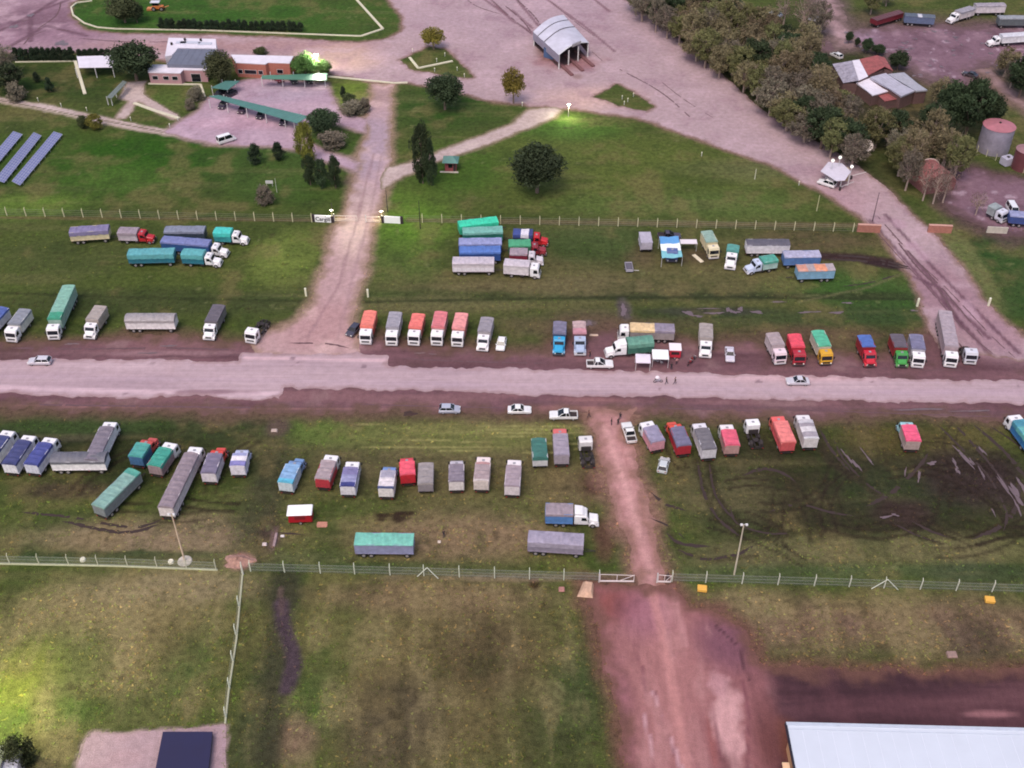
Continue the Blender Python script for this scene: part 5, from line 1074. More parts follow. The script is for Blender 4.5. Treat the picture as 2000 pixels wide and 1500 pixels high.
fence("boundary fence with thick white kerb running down the lower left field", [(474,1122),(462,1250),(447,1350),(440,1414)], [(474,1122),(467,1185),(461,1240),(455,1292),(449,1345),(442,1402)], 2.1, mat((200,206,190),.9,0,.15), .08, 3, False, True)
fence("low fence between the trees and the storage tanks", [(1800,262),(1880,285),(2050,362)], [1800+18*i for i in range(0,13)], 1.6, POSTM, .06, 3)
for (a, c2, e, lab) in (((815,1126),(828,1112),(856,1130),"braced white strainer post assembly in the lower middle fence"),((1702,1150),(1728,1134),(1754,1152),"braced white strainer post assembly in the lower right fence")):
    p, q = g(*a), g(*e); m_ = (p+q)/2; t = thing('fence_brace', lab, 'fence brace', m_); b = MB(); top = Vector((0,.0,2.4)); b.cyl(p-m_, top, .07, n=6); b.cyl(q-m_, top, .07, n=6); b.build('strut', mat((206,210,196),.9,0,.1), t)
def low_wall(name, label, pts, h, wd, m, cap=None, cat='wall'):
    P = [g(x, y) for x, y in pts]; t = thing(name, label, cat, P[0]); o0 = P[0]; b = MB(); cb = MB()
    for p, q in zip(P[:-1], P[1:]):
        p, q = p-o0, q-o0; d = (q-p).normalized(); s = Vector((-d.y,d.x,0))*wd/2
        b.prism([tuple((p-s)[:2]), tuple((q-s)[:2]), tuple((q+s)[:2]), tuple((p+s)[:2])], 0, h)
        if cap: s = s*1.3; cb.prism([tuple((p-s)[:2]), tuple((q-s)[:2]), tuple((q+s)[:2]), tuple((p+s)[:2])], h+.003, h+.1)
    b.build('wall_face', m, t)
    if cap: cb.build('coping', cap, t)
    return t
BRW = mat((168,112,98), .9, 0, .3, 2.0); CAPM = mat((196,150,136), .9, 0, .2)
low_wall('brick_wall', "brick entrance wall left of the exit road", [(1673,452),(1718,454)], 1.9, .5, BRW, CAPM); low_wall('brick_wall', "brick entrance wall right of the exit road", [(1811,453),(1857,455)], 1.9, .5, BRW, CAPM)
low_wall('low_wall', "broken pale concrete wall in front of the silver grey truck, right edge", [(1926,454),(1966,456)], 1.6, .3, CONC, None)
KB = mat((206,200,176), .9, 0, .15)
for nm, lab, pts, wd in (('garden_kerb', "white kerb curving round the top left lawn", [(180,2),(150,6),(139,15),(143,30),(165,46),(190,54),(225,57),(400,60),(560,66),(700,71),(706,71)], .5),
    ('garden_kerb', "white kerb with a sharp corner at the right end of the top lawn", [(706,71),(748,57),(692,-5)], .7), ('garden_kerb', "white kerb line from the carport to the entrance drive", [(641,150),(700,156),(770,163),(796,162)], .6),
    ('garden_kerb', "bent white kerb on the small triangular lawn", [(800,113),(817,134),(884,120)], .7), ('garden_kerb', "white concrete strip down the lawn left of the round tree", [(147,120),(166,184)], .9), ('garden_kerb', "white kerb along the lawn beside the leftmost hedge", [(30,122),(146,120)], .4),
    ('garden_kerb', "white edging in front of the office windows", [(290,164),(392,166),(400,190)], .6), ('garden_kerb', "pale edging wall of the triangular lawn below the office", [(262,202),(300,216),(350,232)], .9)):
    low_wall(nm, lab, pts, .28, wd, KB, None, 'kerb')
# entrance gate: two sign walls with lettering, swing leaves
def sign_wall(label, x0, x1, y, text):
    p, q = g(x0, y), g(x1, y+2); d = (q-p); L = d.length; t = thing('entrance_sign', label, 'sign', (p+q)/2, math.atan2(d.y, d.x)); H = 1.75
    b = MB(); b.box(-L/2, L/2, -.14, .14, 0, H); b.build('panel', mat((246,244,246),.7,0,.0), t)
    for s in (-1,1): b = MB(); b.box(s*(L/2)-.32, s*(L/2)+.32, -.24, .24, 0, H+.12); b.build('pillar', mat((52,42,46),.8,0,.1), t)
    if text:
        cu = bpy.data.curves.new('lettering', 'FONT'); cu.body = text; cu.size = 1.35; cu.extrude = .012; cu.offset = .03; cu.align_x = 'CENTER'; cu.align_y = 'CENTER'
        o = bpy.data.objects.new('lettering', cu); C.objects.link(o); bpy.context.view_layer.update(); dg = bpy.context.evaluated_depsgraph_get(); me = bpy.data.meshes.new_from_object(o.evaluated_get(dg)); bpy.data.objects.remove(o)
        me.materials.clear(); me.materials.append(mat((34,34,44),.6,0,0)); l = link('lettering', me, t, (0,-.155,H/2-.08)); l.rotation_euler = (pi/2,0,0)
        b = MB(); b.add([(.55,-.156,1.42),(.85,-.156,1.42),(.74,-.156,1.66),(.62,-.156,1.60)], [(0,1,2,3)]); b.build('emblem', mat((70,80,80),.6,0,0), t)
    return t
sign_wall("white entrance sign with dark lettering between two dark pillars, left of the gate", 613, 650, 432.5, "Cargill"); sign_wall("blank white entrance wall between two dark pillars, right of the gate", 748, 785, 434.5, None)
for (x0, x1, y, lab) in ((654,698,432,"left leaf of the white swing gate, closed over the drive"),(716,742,434,"right leaf of the white swing gate")):
    p, q = g(x0, y), g(x1, y+.7); d = q-p; L = d.length; t = thing('swing_gate', lab, 'gate', p, math.atan2(d.y, d.x)); b = MB(); 
    for z in (.15,.6,1.5): b.cyl((0,0,z),(L,0,z),.06,n=6)
    for x in (0,L/2,L): b.cyl((x,0,.15),(x,0,1.5),.05,n=6)
    b.build('gate_frame', mat((222,208,196),.6,0,.05), t); b = MB(); b.cyl((-.12,0,0),(-.12,0,1.9),.12,n=8); b.build('gate_post', STEEL, t)
for (x0, x1, y, lab) in ((1171,1238,1137,"open white gate leaf left of the pink track"),(1284,1310,1138,"short white gate leaf right of the pink track")):
    p, q = g(x0, y), g(x1, y+.5); d = q-p; L = d.length; t = thing('swing_gate', lab, 'gate', p, math.atan2(d.y, d.x)); b = MB(); b.box(0, L, -.05, .05, .15, .42); b.cyl((0,0,1.9),(L,0,1.7),.04,n=6)
    for x in (0.05,L/2,L-.05): b.cyl((x,0,.15),(x,0,1.8),.05,n=6)
    b.cyl((L*.55,0,.3),(L,0,1.75),.04,n=6); b.build('gate_frame', mat((226,214,212),.6,0,.05), t); b = MB(); b.cyl((-.1,0,0),(-.1,0,2.3),.1,n=8); b.build('gate_post', STEEL, t)
# ---------------------------------------------------------------- poles and lamps
def lamp(label, bx, by, ty, lit=0.0, col=(1,.92,.7), pc=(186,178,160), r=.11, head='flood', base=False, tx=None, size=.6, spot=None):
    v = g(bx, by); H = height_at(bx, by, ty); t = thing('lamp_post', label, 'lamp post', v)
    b = MB(); b.cyl((0,0,0),(0,0,H),r,r*.6,10); b.build('pole', mat(pc,.8,0,.15), t)
    if head:
        b = MB(); b.box(-.5,.5,-.06,.06,H-.1,H); b.build('arm', STEEL, t)
        for s in ((-.4,.4) if H > 6 else (0,)):
            b = MB(); b.box(s-.18,s+.18,-.32,-.02,H-.05,H+.2); b.build('lamp_head', mat((250,248,220) if lit else (216,214,216),.4,0,0,emit=(3.0 if lit > 3000 else .5) if lit else 0), t)
    if base: b = MB(); b.cyl((0,0,.02),(0,0,.16),1.2,1.1,16); b.build('base', CONC, t)
    if lit:
        ld = bpy.data.lights.new('light', 'SPOT' if spot else 'POINT'); ld.energy = lit; ld.color = col; ld.shadow_soft_size = size; l = bpy.data.objects.new('light', ld); C.objects.link(l); l.parent = t; l.location = (0,-.6,H-.3)
        if spot: ld.spot_size = R_(spot); ld.spot_blend = .9
    return t
lamp("tall concrete lamp post with round foot, lower left by the chain link fence", 361, 1096, 1004, pc=(200,176,156), base=True, r=.16)
lamp("tall lamp post in the lower right field", 1434, 1122, 1024, pc=(196,186,166), r=.15)
lamp("thick short post on the sand heap at the fence corner", 475, 1122, 1098, pc=(206,206,196), head=None, r=.14)
lamp("glaring floodlight beside the round tree behind the green carport", 622, 146, 106, 9000, (1,.98,.82), size=.8)
lamp("floodlight lighting the grass tip beside the exit road", 1110, 228, 203, 2000, (.95,1,.62), pc=(150,140,140), r=.08)
lamp("floodlight at the left edge beside the small house, bottom left", -30, 1410, 1345, 11000, (.95,1,.55))
lamp("gate lamp on the left pillar of the drive", 649, 428, 410, 300, (1,.95,.6), size=.3, pc=(90,84,70), r=.07); lamp("gate lamp on the right pillar of the drive", 746, 430, 412, 350, (1,.95,.6), size=.3, pc=(90,84,70), r=.07)
lamp("dark thin pole right of the entrance gate", 821, 447, 392, pc=(40,34,36), head=None); lamp("dark thin pole behind the right sign wall", 757, 414, 372, pc=(50,44,44), head=None); lamp("dark short pole behind the left sign wall", 649, 414, 396, pc=(50,44,44), head=None)
lamp("dark leaning pole left of the exit road, by the brick wall", 1704, 432, 376, pc=(60,40,48), head=None, r=.1); lamp("pale pole on the lawn left of the exit road", 1595, 412, 381, pc=(196,190,150), head=None, r=.1)
lamp("pale signpost on the lawn edge near the shelter", 1474, 350, 330, pc=(206,204,180), head=None, r=.12); lamp("white pole beside the small sign board on the left lawn", 541, 376, 348, pc=(206,206,196), head=None, r=.06)
for x, y, ty, lab in ((1619,352,315,"left globe lamp of the guard shelter"),(1633,346,309,"back globe lamp of the guard shelter"),(1656,362,327,"right globe lamp of the guard shelter")):
    v = g(x, y); H = height_at(x, y, ty); t = thing('globe_lamp', lab, 'lamp', v); b = MB(); b.cyl((0,0,0),(0,0,H),.07); b.build('pole', STEEL, t); b = MB(); b.ball((0,0,H+.2), .42); b.build('globe', mat((255,236,226),.4,0,0,emit=.5), t)
b = thing('sign_board', "small white board beside the pole on the left lawn", 'sign', g(527,364)); o = MB(); o.box(-.9,.9,-.05,.05,.8,1.6); o.build('board', STEEL, b); o = MB(); o.cyl((-.7,0,0),(-.7,0,.8),.05); o.cyl((.7,0,0),(.7,0,.8),.05); o.build('stand', STEEL, b)
for x, y, lab in ((598,578,"white marker post with round cap left of the entrance drive"),(719,580,"white marker post with round cap right of the entrance drive"),(1791,598,"white marker post at the ditch left of the exit road"),(1930,597,"white marker post at the ditch right of the exit road")):
    t = thing('marker_post', lab, 'post', g(x, y)); o = MB(); o.box(-.18,.18,-.18,.18,0,1.6); o.build('post', mat((226,224,196),.8,0,.1), t); o = MB(); o.ball((0,0,1.85),.24,0,6); o.build('cap', mat((226,224,206),.8,0,.05), t)
for x, y, lab in ((1371,1152,"yellow box on the ground just right of the pink track gate"),(1932,1174,"yellow box on the ground at the lower right fence")):
    t = thing('utility_box', lab, 'utility box', g(x, y), R_(-8)); o = MB(); o.loft([(-.75,0),(.75,0),(.75,.55),(.68,.62),(-.68,.62),(-.75,.55)], 1.1, .06); o.build('lid', mat((226,172,74),.6,0,.1), t); o = MB(); o.box(-.8,.8,-.6,.6,0,.08); o.build('base', CHS, t)
for x, y, lab in ((162,1094,"white round lid lying left of the lamp post"),(334,1098,"white round lid lying next to the lamp post foot")):
    o = MB(); o.cyl((0,0,0),(0,0,.35),.5,.42,14); tag(o.build('round_lid', mat((232,226,206),.7,0,.1), None, g(x, y)), lab, 'lid')
# awning, canopies, caravan and other odd things
t = thing('striped_awning', "big awning tarp striped sky blue, white and turquoise on poles", 'awning', g(1312,505)); q = [g(x, y, z)-g(1312,505) for (x, y), z in (((1288,462),3.2),((1325,461),3.2),((1333,502),2.4),((1293,504),2.4))]
b = MB(); n = 12
for i in range(n+1):
    s = i/n; a_, e = q[0].lerp(q[3], s), q[1].lerp(q[2], s)
    for j in range(7): v = a_.lerp(e, j/6); b.v.append((v.x, v.y, v.z+.10*sin(j*1.6+i)-.12*sin(pi*j/6)))
for i in range(n):
    for j in range(6): k = i*7+j; b.f.append((k,k+7,k+8,k+1)); b.m.append(0 if i < 4 else 1 if i < 8 else 2)
b.build('tarpaulin', [mat((92,152,206),.6,0,.1), mat((232,240,244),.6,0,.05), mat((124,186,196),.6,0,.15)], t)
for v in q: o = MB(); o.cyl((v.x,v.y,0),v,.05,n=6); o.build('pole', STEEL, t)
b = MB(); b.loft([(-2.6,.5),(2.6,.5),(2.6,2.3),(-2.6,2.3)], 2.3, .08); o = b.build('parked_bus_body', mat((96,112,150),.5,0,.2), None); bpy.data.objects.remove(o)
t = truck("truck with blue box mostly under the striped awning", (1312,512,.4),(1310,470,2.2), 'flat', (84,100,150), (70,80,120), None, H=2.2, drop=.1)
trailer("grey windowed box trailer at the left of the upper right group", (1259,453,3.0),(1262,491,.6), (178,172,186), None, H=3.0, rib=False, bar=0, name='box_trailer'); 
t = thing('table_canopy', "narrow white table-like awning joined to the striped tarp", 'awning', g(1343,487)); b = MB(); b.box(-1.9,1.9,-.9,.9,2.0,2.1); b.build('roof', mat((224,214,220),.6,0,.08), t)
for x in (-1.8,1.8):
    for y_ in (-.8,.8): o = MB(); o.cyl((x,y_,0),(x,y_,2.0),.05,n=6); o.build('post', STEEL, t)
car("dark pickup with open bonnet behind the striped awning", (1318,462,.5),(1296,462,.5), 'pickup', (74,68,84))
t = thing('utility_trailer', "small grey luggage trailer alone on the grass, drawbar to the right", 'trailer', g(1228,527), R_(-88)); b = MB(); b.box(-1.5,1.5,-.8,.8,.5,.62); b.box(-1.5,1.5,-.8,-.74,.62,1.1); b.box(-1.5,1.5,.74,.8,.62,1.1); b.box(-1.5,-1.44,-.74,.74,.62,1.1); b.box(1.44,1.5,-.74,.74,.62,1.1); b.build('bed', mat((170,166,178),.6,0,.2), t)
b = MB(); b.box(-1.4,1.4,-.7,.7,.621,.9); b.build('load', mat((96,92,104),.8,0,.2), t); wheels(t, [0.0], 1.9, [0], .33); b = MB(); b.cyl((.9,.8,.5),(1.0,2.1,.45),.06,n=6); b.build('drawbar', STEEL, t)
t = thing('plank', "pale board lying on the grass left of the cream truck", 'board', g(1363,505), R_(-62)); b = MB(); b.box(-1.7,1.7,-.45,.45,.02,.1); b.build('board', mat((216,204,178),.8,0,.15), t)
for (x, y, z, lab, c, w_, d_) in ((1256,700,2.1,"pale folding canopy with tall legs beside the green-tarped truck",(222,212,224),2.9,2.6),(1290,692,2.3,"bright white square canopy over the food stall",(244,242,248),3.2,2.8)):
    v = g(x, y, z); t = thing('folding_canopy', lab, 'canopy', (v.x, v.y, 0), R_(-3)); b = MB(); b.add([(-w_/2,-d_/2,z),(w_/2,-d_/2,z),(w_/2,d_/2,z+.1),(-w_/2,d_/2,z+.1),(0,0,z+.25),(-w_/2,-d_/2,z-.2),(w_/2,-d_/2,z-.2),(w_/2,d_/2,z-.1),(-w_/2,d_/2,z-.1)], [(0,1,4),(1,2,4),(2,3,4),(3,0,4),(5,6,1,0),(6,7,2,1),(7,8,3,2),(8,5,0,3)]); b.build('cover', mat(c,.7,0,.05), t)
    for sx in (-1,1):
        for sy in (-1,1): o = MB(); o.cyl((sx*(w_/2-.06),sy*(d_/2-.06),0),(sx*(w_/2-.06),sy*(d_/2-.06),z),.05,n=6); o.build('leg', STEEL, t)
v = g(1317,696); t = thing('food_stall', "small red stall with white roof at the end of the canopies", 'stall', v, R_(-3)); b = MB(); b.box(-1.1,1.1,-1.0,1.0,.5,2.2); b.build('counter_body', mat((190,40,60),.6,0,.15), t); b = MB(); b.box(-1.2,1.2,-1.0,1.3,2.2,2.35); b.build('roof', mat((238,226,232),.6,0,.05), t); wheels(t, [0.0], 2.0, [0], .33)
b = MB(); b.box(-.8,.8,-1.02,-1.003,1.2,1.9); b.build('serving_hatch', DARKIN, t)
v = g(589,1016); t = thing('food_trailer', "red catering trailer with white roof, alone below the light blue truck", 'trailer', v, R_(3)); b = MB(); b.loft([(-2.0,.5),(2.0,.5),(1.95,1.5),(1.8,2.35),(-1.8,2.35),(-1.95,1.5)], 2.1, .1); b.build('body', mat((160,14,34),.5,0,.12), t); b = MB(); b.loft([(-2.15,2.352),(2.1,2.352),(2.0,2.5),(-2.0,2.5)], 2.5, .1); b.build('roof', mat((240,236,240),.5,0,.05), t)
wheels(t, [0.0], 2.2, [0], .36); b = MB(); b.cyl((-1.9,0,.5),(-3.0,0,.45),.05,n=6); b.build('drawbar', CHS, t); b = MB(); b.box(-.9,.9,-1.065,-1.052,1.25,2.0); b.build('serving_hatch', mat((110,12,26),.6,0,0), t)
v = g(1142,1150); t = thing('stone_slab', "upright pale rock slab at the corner of the red yard", 'rock', v); b = MB(); b.add([(-1.3,-1.6,0),(1.2,-1.9,0),(1.5,.8,0),(-.2,1.4,0),(-.5,-.9,.55),(.9,-1.2,.7),(1.2,.6,.9),(.2,1.0,.7)], [(0,1,5,4),(1,2,6,5),(2,3,7,6),(3,0,4,7),(4,5,6,7)]); b.build('slab', mat((196,160,136),.9,0,.3,2.0), t)
for (x, y, rx, ry, hh, lab, c) in ((466,1096,2.4,1.5,.9,"heap of pinkish sand at the fence corner",(166,128,116)),(800,808,1.3,.7,.35,"small dark earth heap on the south verge",(60,42,40))):
    v = g(x, y); b = MB(); rr = random.Random(int(x)); n = 9
    for i in range(n+1):
        for j in range(20): f = i/n; a_ = 2*pi*j/20; k = 1+.16*sin(3*a_+x)+.13*sin(5*a_+1)+rr.uniform(-.07,.07); b.v.append((rx*f*k*cos(a_), ry*f*k*sin(a_), .005+hh*(cos(pi*f)+1)/2*(1+rr.uniform(-.15,.15))))
    for i in range(n):
        for j in range(20): b.f.append((i*20+j,(i+1)*20+j,(i+1)*20+(j+1)%20,i*20+(j+1)%20)); b.m.append(0)
    tag(b.build('earth_heap', mat(c,.95,0,.45,1.6,bump=.5), None, v), lab, 'heap')
v = g(309,20); t = thing('playground_frame', "orange machine with pale roof on the top lawn", 'tractor', v); b = MB(); b.loft([(-1.6,.6),(1.9,.6),(1.9,1.5),(.2,1.7),(-1.6,1.6)], 1.5, .1); b.build('body', mat((206,120,60),.5,0,.2), t); b = MB(); b.box(-1.4,.5,-.7,.7,1.7,2.7); b.build('cab', GLS, t); b = MB(); b.box(-1.9,1.0,-1.0,1.0,2.7,2.85); b.build('roof', mat((206,206,216),.6,0,.1), t); wheels(t,[-1.1,1.4],2.1,[0,0],.7); b = MB(); b.cyl((1.9,0,.9),(3.6,.2,1.4),.12); b.box(-3.4,-1.7,-.9,.9,.2,.8); b.build('implement', mat((200,130,80),.6,0,.2), t)
t.name = 'tractor'
def motorbike(label, x, y, rz, c):
    t = thing('motorcycle', label, 'motorcycle', g(x, y), rz)
    for xx in (-.62,.62):
        b = MB(); n = 16
        for i in range(n):
            a0, a1 = 2*pi*i/n, 2*pi*(i+1)/n; b.cyl((xx+.28*cos(a0),0,.31+.28*sin(a0)),(xx+.28*cos(a1),0,.31+.28*sin(a1)),.05,n=5,cap=False)
        b.build('wheel', RUB, t)
    b = MB(); b.loft([(-.5,.55),(.35,.5),(.45,.85),(.1,.95),(-.2,.78),(-.75,.82)], .28, .05); b.build('body', mat(c,.3,.2,.05), t); b = MB(); b.box(-.7,-.1,-.13,.13,.8,.88); b.build('seat', BLK, t)
    b = MB(); b.cyl((.62,0,.31),(.4,0,1.0),.035,n=6); b.cyl((.38,-.35,1.02),(.38,.35,1.02),.025,n=6); b.build('handlebar', STEEL, t)
motorbike("motorcycle carrying a white bundle, standing on the road", 1285, 747, R_(5), (200,196,204)); motorbike("motorcycle parked on the verge right of the food stall", 1347, 712, R_(50), (150,40,44)); motorbike("second motorcycle on the verge, behind the leaning one", 1354, 704, R_(40), (60,58,66))
b = MB(); b.ball((0,0,1.25), .42, 0, 8, .8); tag(b.build('bundle', mat((240,226,232),.8,0,.1), None, g(1283,747)), "round white bundle on the motorcycle standing on the road", 'bundle')
for i, (x, y) in enumerate(((1278,706),(1284,708),(1299,704),(1292,711))):
    v = g(x, y); t = thing('plastic_chair', ["grey chair at the left end under the white canopy","grey chair in the front left under the white canopy","grey chair at the right end under the white canopy","grey chair nearest the road under the white canopy"][i], 'chair', v, R_(40*i), 'chairs at the food stall')
    b = MB(); b.box(-.25,.25,-.25,.25,.42,.47); b.build('seat', mat((170,166,170),.6,0,.05), t); b = MB(); b.box(-.25,.25,.22,.27,.47,.9); b.build('backrest', mat((170,166,170),.6,0,.05), t)
    for sx in (-1,1):
        for sy in (-1,1): o = MB(); o.cyl((sx*.22,sy*.22,0),(sx*.22,sy*.22,.42),.025,n=5); o.build('leg', mat((120,116,120),.6,0,0), t)

for i, (x, y) in enumerate(((806,102),(869,110),(853,121),(849,140),(893,138),(907,151),(1020,207),(1215,194),(1237,189),(1219,205),(1226,199),(29,193),(75,198),(120,209),(170,217),(332,249),(256,236),(348,236),(1560,362),(1370,305),(585,262),(1012,172))):
    NB = ["on the triangular lawn, at its upper left edge","on the triangular lawn, upper right","in the middle of the triangular lawn","on the triangular lawn near the bottom of the kerb","on the triangular lawn, right of the kerb end","at the lower right tip of the triangular lawn","at the right end of the lawn below the yard","leftmost on the small lit island","rightmost on the small lit island","nearest the camera on the small lit island","in the middle of the small lit island","leftmost beside the kerbed path","second from the left beside the kerbed path","third beside the kerbed path","fourth beside the kerbed path, left of the bushes","at the right end of the triangular lawn below the office","left tip of the lawn below the office","on the edge of the lot below the office lawn","at the lawn edge near the exit road","at the curved edge of the central lawn","in front of the yellow poplar by the lot","beside the thin autumn tree"][i]
    t = thing('garden_light', "short white garden light post "+NB, 'garden light', g(x, y), 0, 'garden lights along the lawns'); o = MB(); o.cyl((0,0,0),(0,0,.95),.07,n=8); o.build('post', STEEL, t); o = MB(); o.cyl((0,0,.95),(0,0,1.2),.16,.1,10); o.build('cap', mat((236,232,206),.6,0,0), t)
for x, y, lab, sx, sy, sz, c_ in ((538,1055,"pale plank standing in the mud left of the red catering trailer",.25,1.5,.35,(150,128,130)),(517,1064,"white sack lying in the mud, farthest left of the junk",.4,.35,.3,(206,190,186)),(552,1048,"white can beside the plank in the mud",.35,.25,.3,(226,216,214)),(536,842,"pale stone at the mouth of the muddy gap, below the road",.6,.4,.35,(190,170,160)),(1097,1152,"small pale rock in the red yard by the gate",.5,.5,.3,(170,120,112)),(1859,1280,"pale stone in the grass right of the yellow boxes",.8,.6,.4,(150,124,116)),(629,1025,"pale cardboard sheet right of the red catering trailer",.9,.6,.06,(186,130,112)),(858,1059,"pale bag on the ground beside the person in the dry grass",.3,.3,.25,(206,190,176)),(1160,655,"light plank on the mud right of the pink-tarped truck",.9,.3,.15,(206,180,160))):
    b = MB(); b.loft([(-sx,0),(sx,0),(sx*.8,sz),(-sx*.9,sz*.9)], sy*2, min(sy,.12)); tag(b.build('rubble' if sz > .3 else 'litter', mat(c_,.9,0,.3,2), None, g(x,y)), lab, 'debris')

v = g(1818,362); t = thing('barrel_shed', "rusty red barrel-roofed shed with pale rim behind leafless trunks, above the brick wall", 'shed', v, R_(18))
b = MB(); n = 16; rr = random.Random(2)
for j in range(7):
    for i in range(n+1): a_ = pi*i/n; b.v.append((4.2*cos(a_)*(1+rr.uniform(-.01,.01)), -3.5+7*j/6, 1.6+3.6*sin(a_)))
for j in range(6):
    for i in range(n): k = j*(n+1)+i; b.f.append((k,k+1,k+n+2,k+n+1)); b.m.append(0)
b.build('roof', mat((150,90,90),.9,0,.5,.9), t)
b = MB()
for i in range(n):
    a0, a1 = pi*i/n, pi*(i+1)/n; b.cyl((4.35*cos(a0),3.55,1.6+3.75*sin(a0)),(4.35*cos(a1),3.55,1.6+3.75*sin(a1)),.16,n=5)
b.build('rim', mat((206,180,170),.8,0,.1), t); b = MB(); b.box(-4.2,4.2,-3.45,-3.3,0,1.6); b.box(-4.2,4.2,3.3,3.45,0,1.6); b.box(-4.2,-4.05,-3.3,3.3,0,1.6); b.box(4.05,4.2,-3.3,3.3,0,1.6)
b.add([(4.2*cos(pi*i/n),-3.44,1.6+3.55*sin(pi*i/n)) for i in range(n+1)], [tuple(range(n+1))]); b.build('wall', mat((128,80,80),.9,0,.4,1.2), t)
# ---------------------------------------------------------------- people
SK = mat((168,122,98), .7, 0, 0, name='skin')
def person_proto(pose, top, leg, hair):
    """one skinned body; joints in metres, facing -Y"""
    st = {'stand': (0.0, 0.0), 'walk': (.28, .22)}[pose]; s1, a1 = st
    V = []; E = []; Rr = []
    def v(p, r, par=None):
        V.append(p); Rr.append(r)
        if par is not None: E.append((par, len(V)-1))
        return len(V)-1
    pel = v((0,0,.95), .145); bel = v((0,0,1.10), .125, pel); che = v((0,-.01,1.32), .15, bel); nk0 = v((0,0,1.46), .085, che); nk = v((0,-.01,1.52), .055, nk0); h0 = v((0,-.02,1.60), .085, nk); h1 = v((0,-.015,1.68), .095, h0); h2 = v((0,-.01,1.74), .06, h1)
    v((0,-.125,1.645), .014, h1)
    for s in (-1,1):
        hp = v((s*.10,0,.88), .10, pel); kn = v((s*.11,-s1*s*.5-.02,.50), .062, hp); an = v((s*.11,-s1*s,.10), .042, kn); v((s*.125,-s1*s-.17,.045), .04, an)
        sh = v((s*.19,0,1.42), .065, che); el = v((s*.25,a1*s*.5+.03,1.14), .045, sh); wr = v((s*.26,a1*s*.5-.08,.90), .029, el); pm = v((s*.262,a1*s*.5-.10,.83), .030, wr)
        for k in range(4): f1 = v((s*.262,a1*s*.5-.135+.022*k,.775-.004*abs(k-1.5)), .009, pm); v((s*.250,a1*s*.5-.140+.022*k,.735), .008, f1)
        th = v((s*.245,a1*s*.5-.145,.81), .010, pm)
    me = bpy.data.meshes.new('body'); me.from_pydata(V, E, []); o = bpy.data.objects.new('body', me); C.objects.link(o)
    md = o.modifiers.new('s', 'SKIN'); sv = me.skin_vertices[0].data
    for i, r in enumerate(Rr): sv[i].radius = (r, r*.8 if i in (0,1,2) else r)
    sv[0].use_root = True; ss = o.modifiers.new('b', 'SUBSURF'); ss.levels = 1; ss.render_levels = 1
    bpy.context.view_layer.update(); dg = bpy.context.evaluated_depsgraph_get(); m2 = bpy.data.meshes.new_from_object(o.evaluated_get(dg)); bpy.data.objects.remove(o)
    m2.materials.clear()
    for c in (SK, mat(top,.9,0,.1), mat(leg,.9,0,.1), mat((36,30,30),.8,0,0)): m2.materials.append(c)
    for p in m2.polygons:
        c = p.center; p.material_index = 0 if c.z > 1.49 or (abs(c.x) > .2 and c.z < 1.1) else 1 if c.z > .96 or abs(c.x) > .21 else 2 if c.z > .09 else 3
        p.use_smooth = True
    b = MB(); b.ball((0,.012,1.70), .105, 0, 7, 1.0); hm = b.mesh('hair', mat(hair,.8,0,0)); hm.transform(Matrix.Diagonal((.94,1.0,.94,1)) @ Matrix.Translation((0,.02,.125)))
    return m2, hm
PP = {}
def person(label, x, y, rz, pose='stand', top=(40,38,46), leg=(40,44,60), hair=(30,24,22), k=1.0):
    key = (pose, top, leg, hair)
    if key not in PP: PP[key] = person_proto(pose, top, leg, hair)
    t = thing('person', label, 'person', g(x, y), R_(rz)); t.scale = (k,k,k); link('body', PP[key][0], t); link('hair', PP[key][1], t)
person("person in dark clothes standing alone on the dry grass, lower middle", 867, 1049, 20)
person("person in black standing at the head of the pink track", 1194, 830, 60)
person("person in dark jacket in front of the nose of the white pickup by the track", 1211, 819, 160)
person("person in dark trousers at the side of the white pickup by the track", 1207, 830, 200, leg=(30,30,34))
person("person in a brown jacket crossing where the track meets the verge", 1150, 815, 90, 'walk', (96,60,54))
person("person in dark top on the road, right beside the motorcycle", 1301, 750, 90, 'walk'); person("person in black on the road, rightmost of the two there", 1318, 750, 270, 'walk', (30,28,34))
person("person in dark shirt standing in front of the food stall", 1311, 722, 180); person("person in pink top at the corner of the red stall", 1321, 712, 200, top=(206,150,150)); person("person in grey top under the white canopy", 1291, 705, 0, top=(120,120,130)); person("person in white top under the white canopy edge", 1304, 708, 30, top=(190,186,190))
person("person in dark jacket behind the tail of the pickup with open bed", 1152, 697, 40, top=(70,40,44)); person("person in red beside the motorcycles on the verge", 1351, 709, 120, top=(140,40,44))
person("person in black beside the green-cabbed truck", 1770, 718, 190, top=(30,28,34)); person("person in white top behind the one in black, beside the green-cabbed truck", 1776, 714, 150, top=(206,200,204))
person("person in dark coat standing at the gate of the pink track", 1303, 1133, 180)
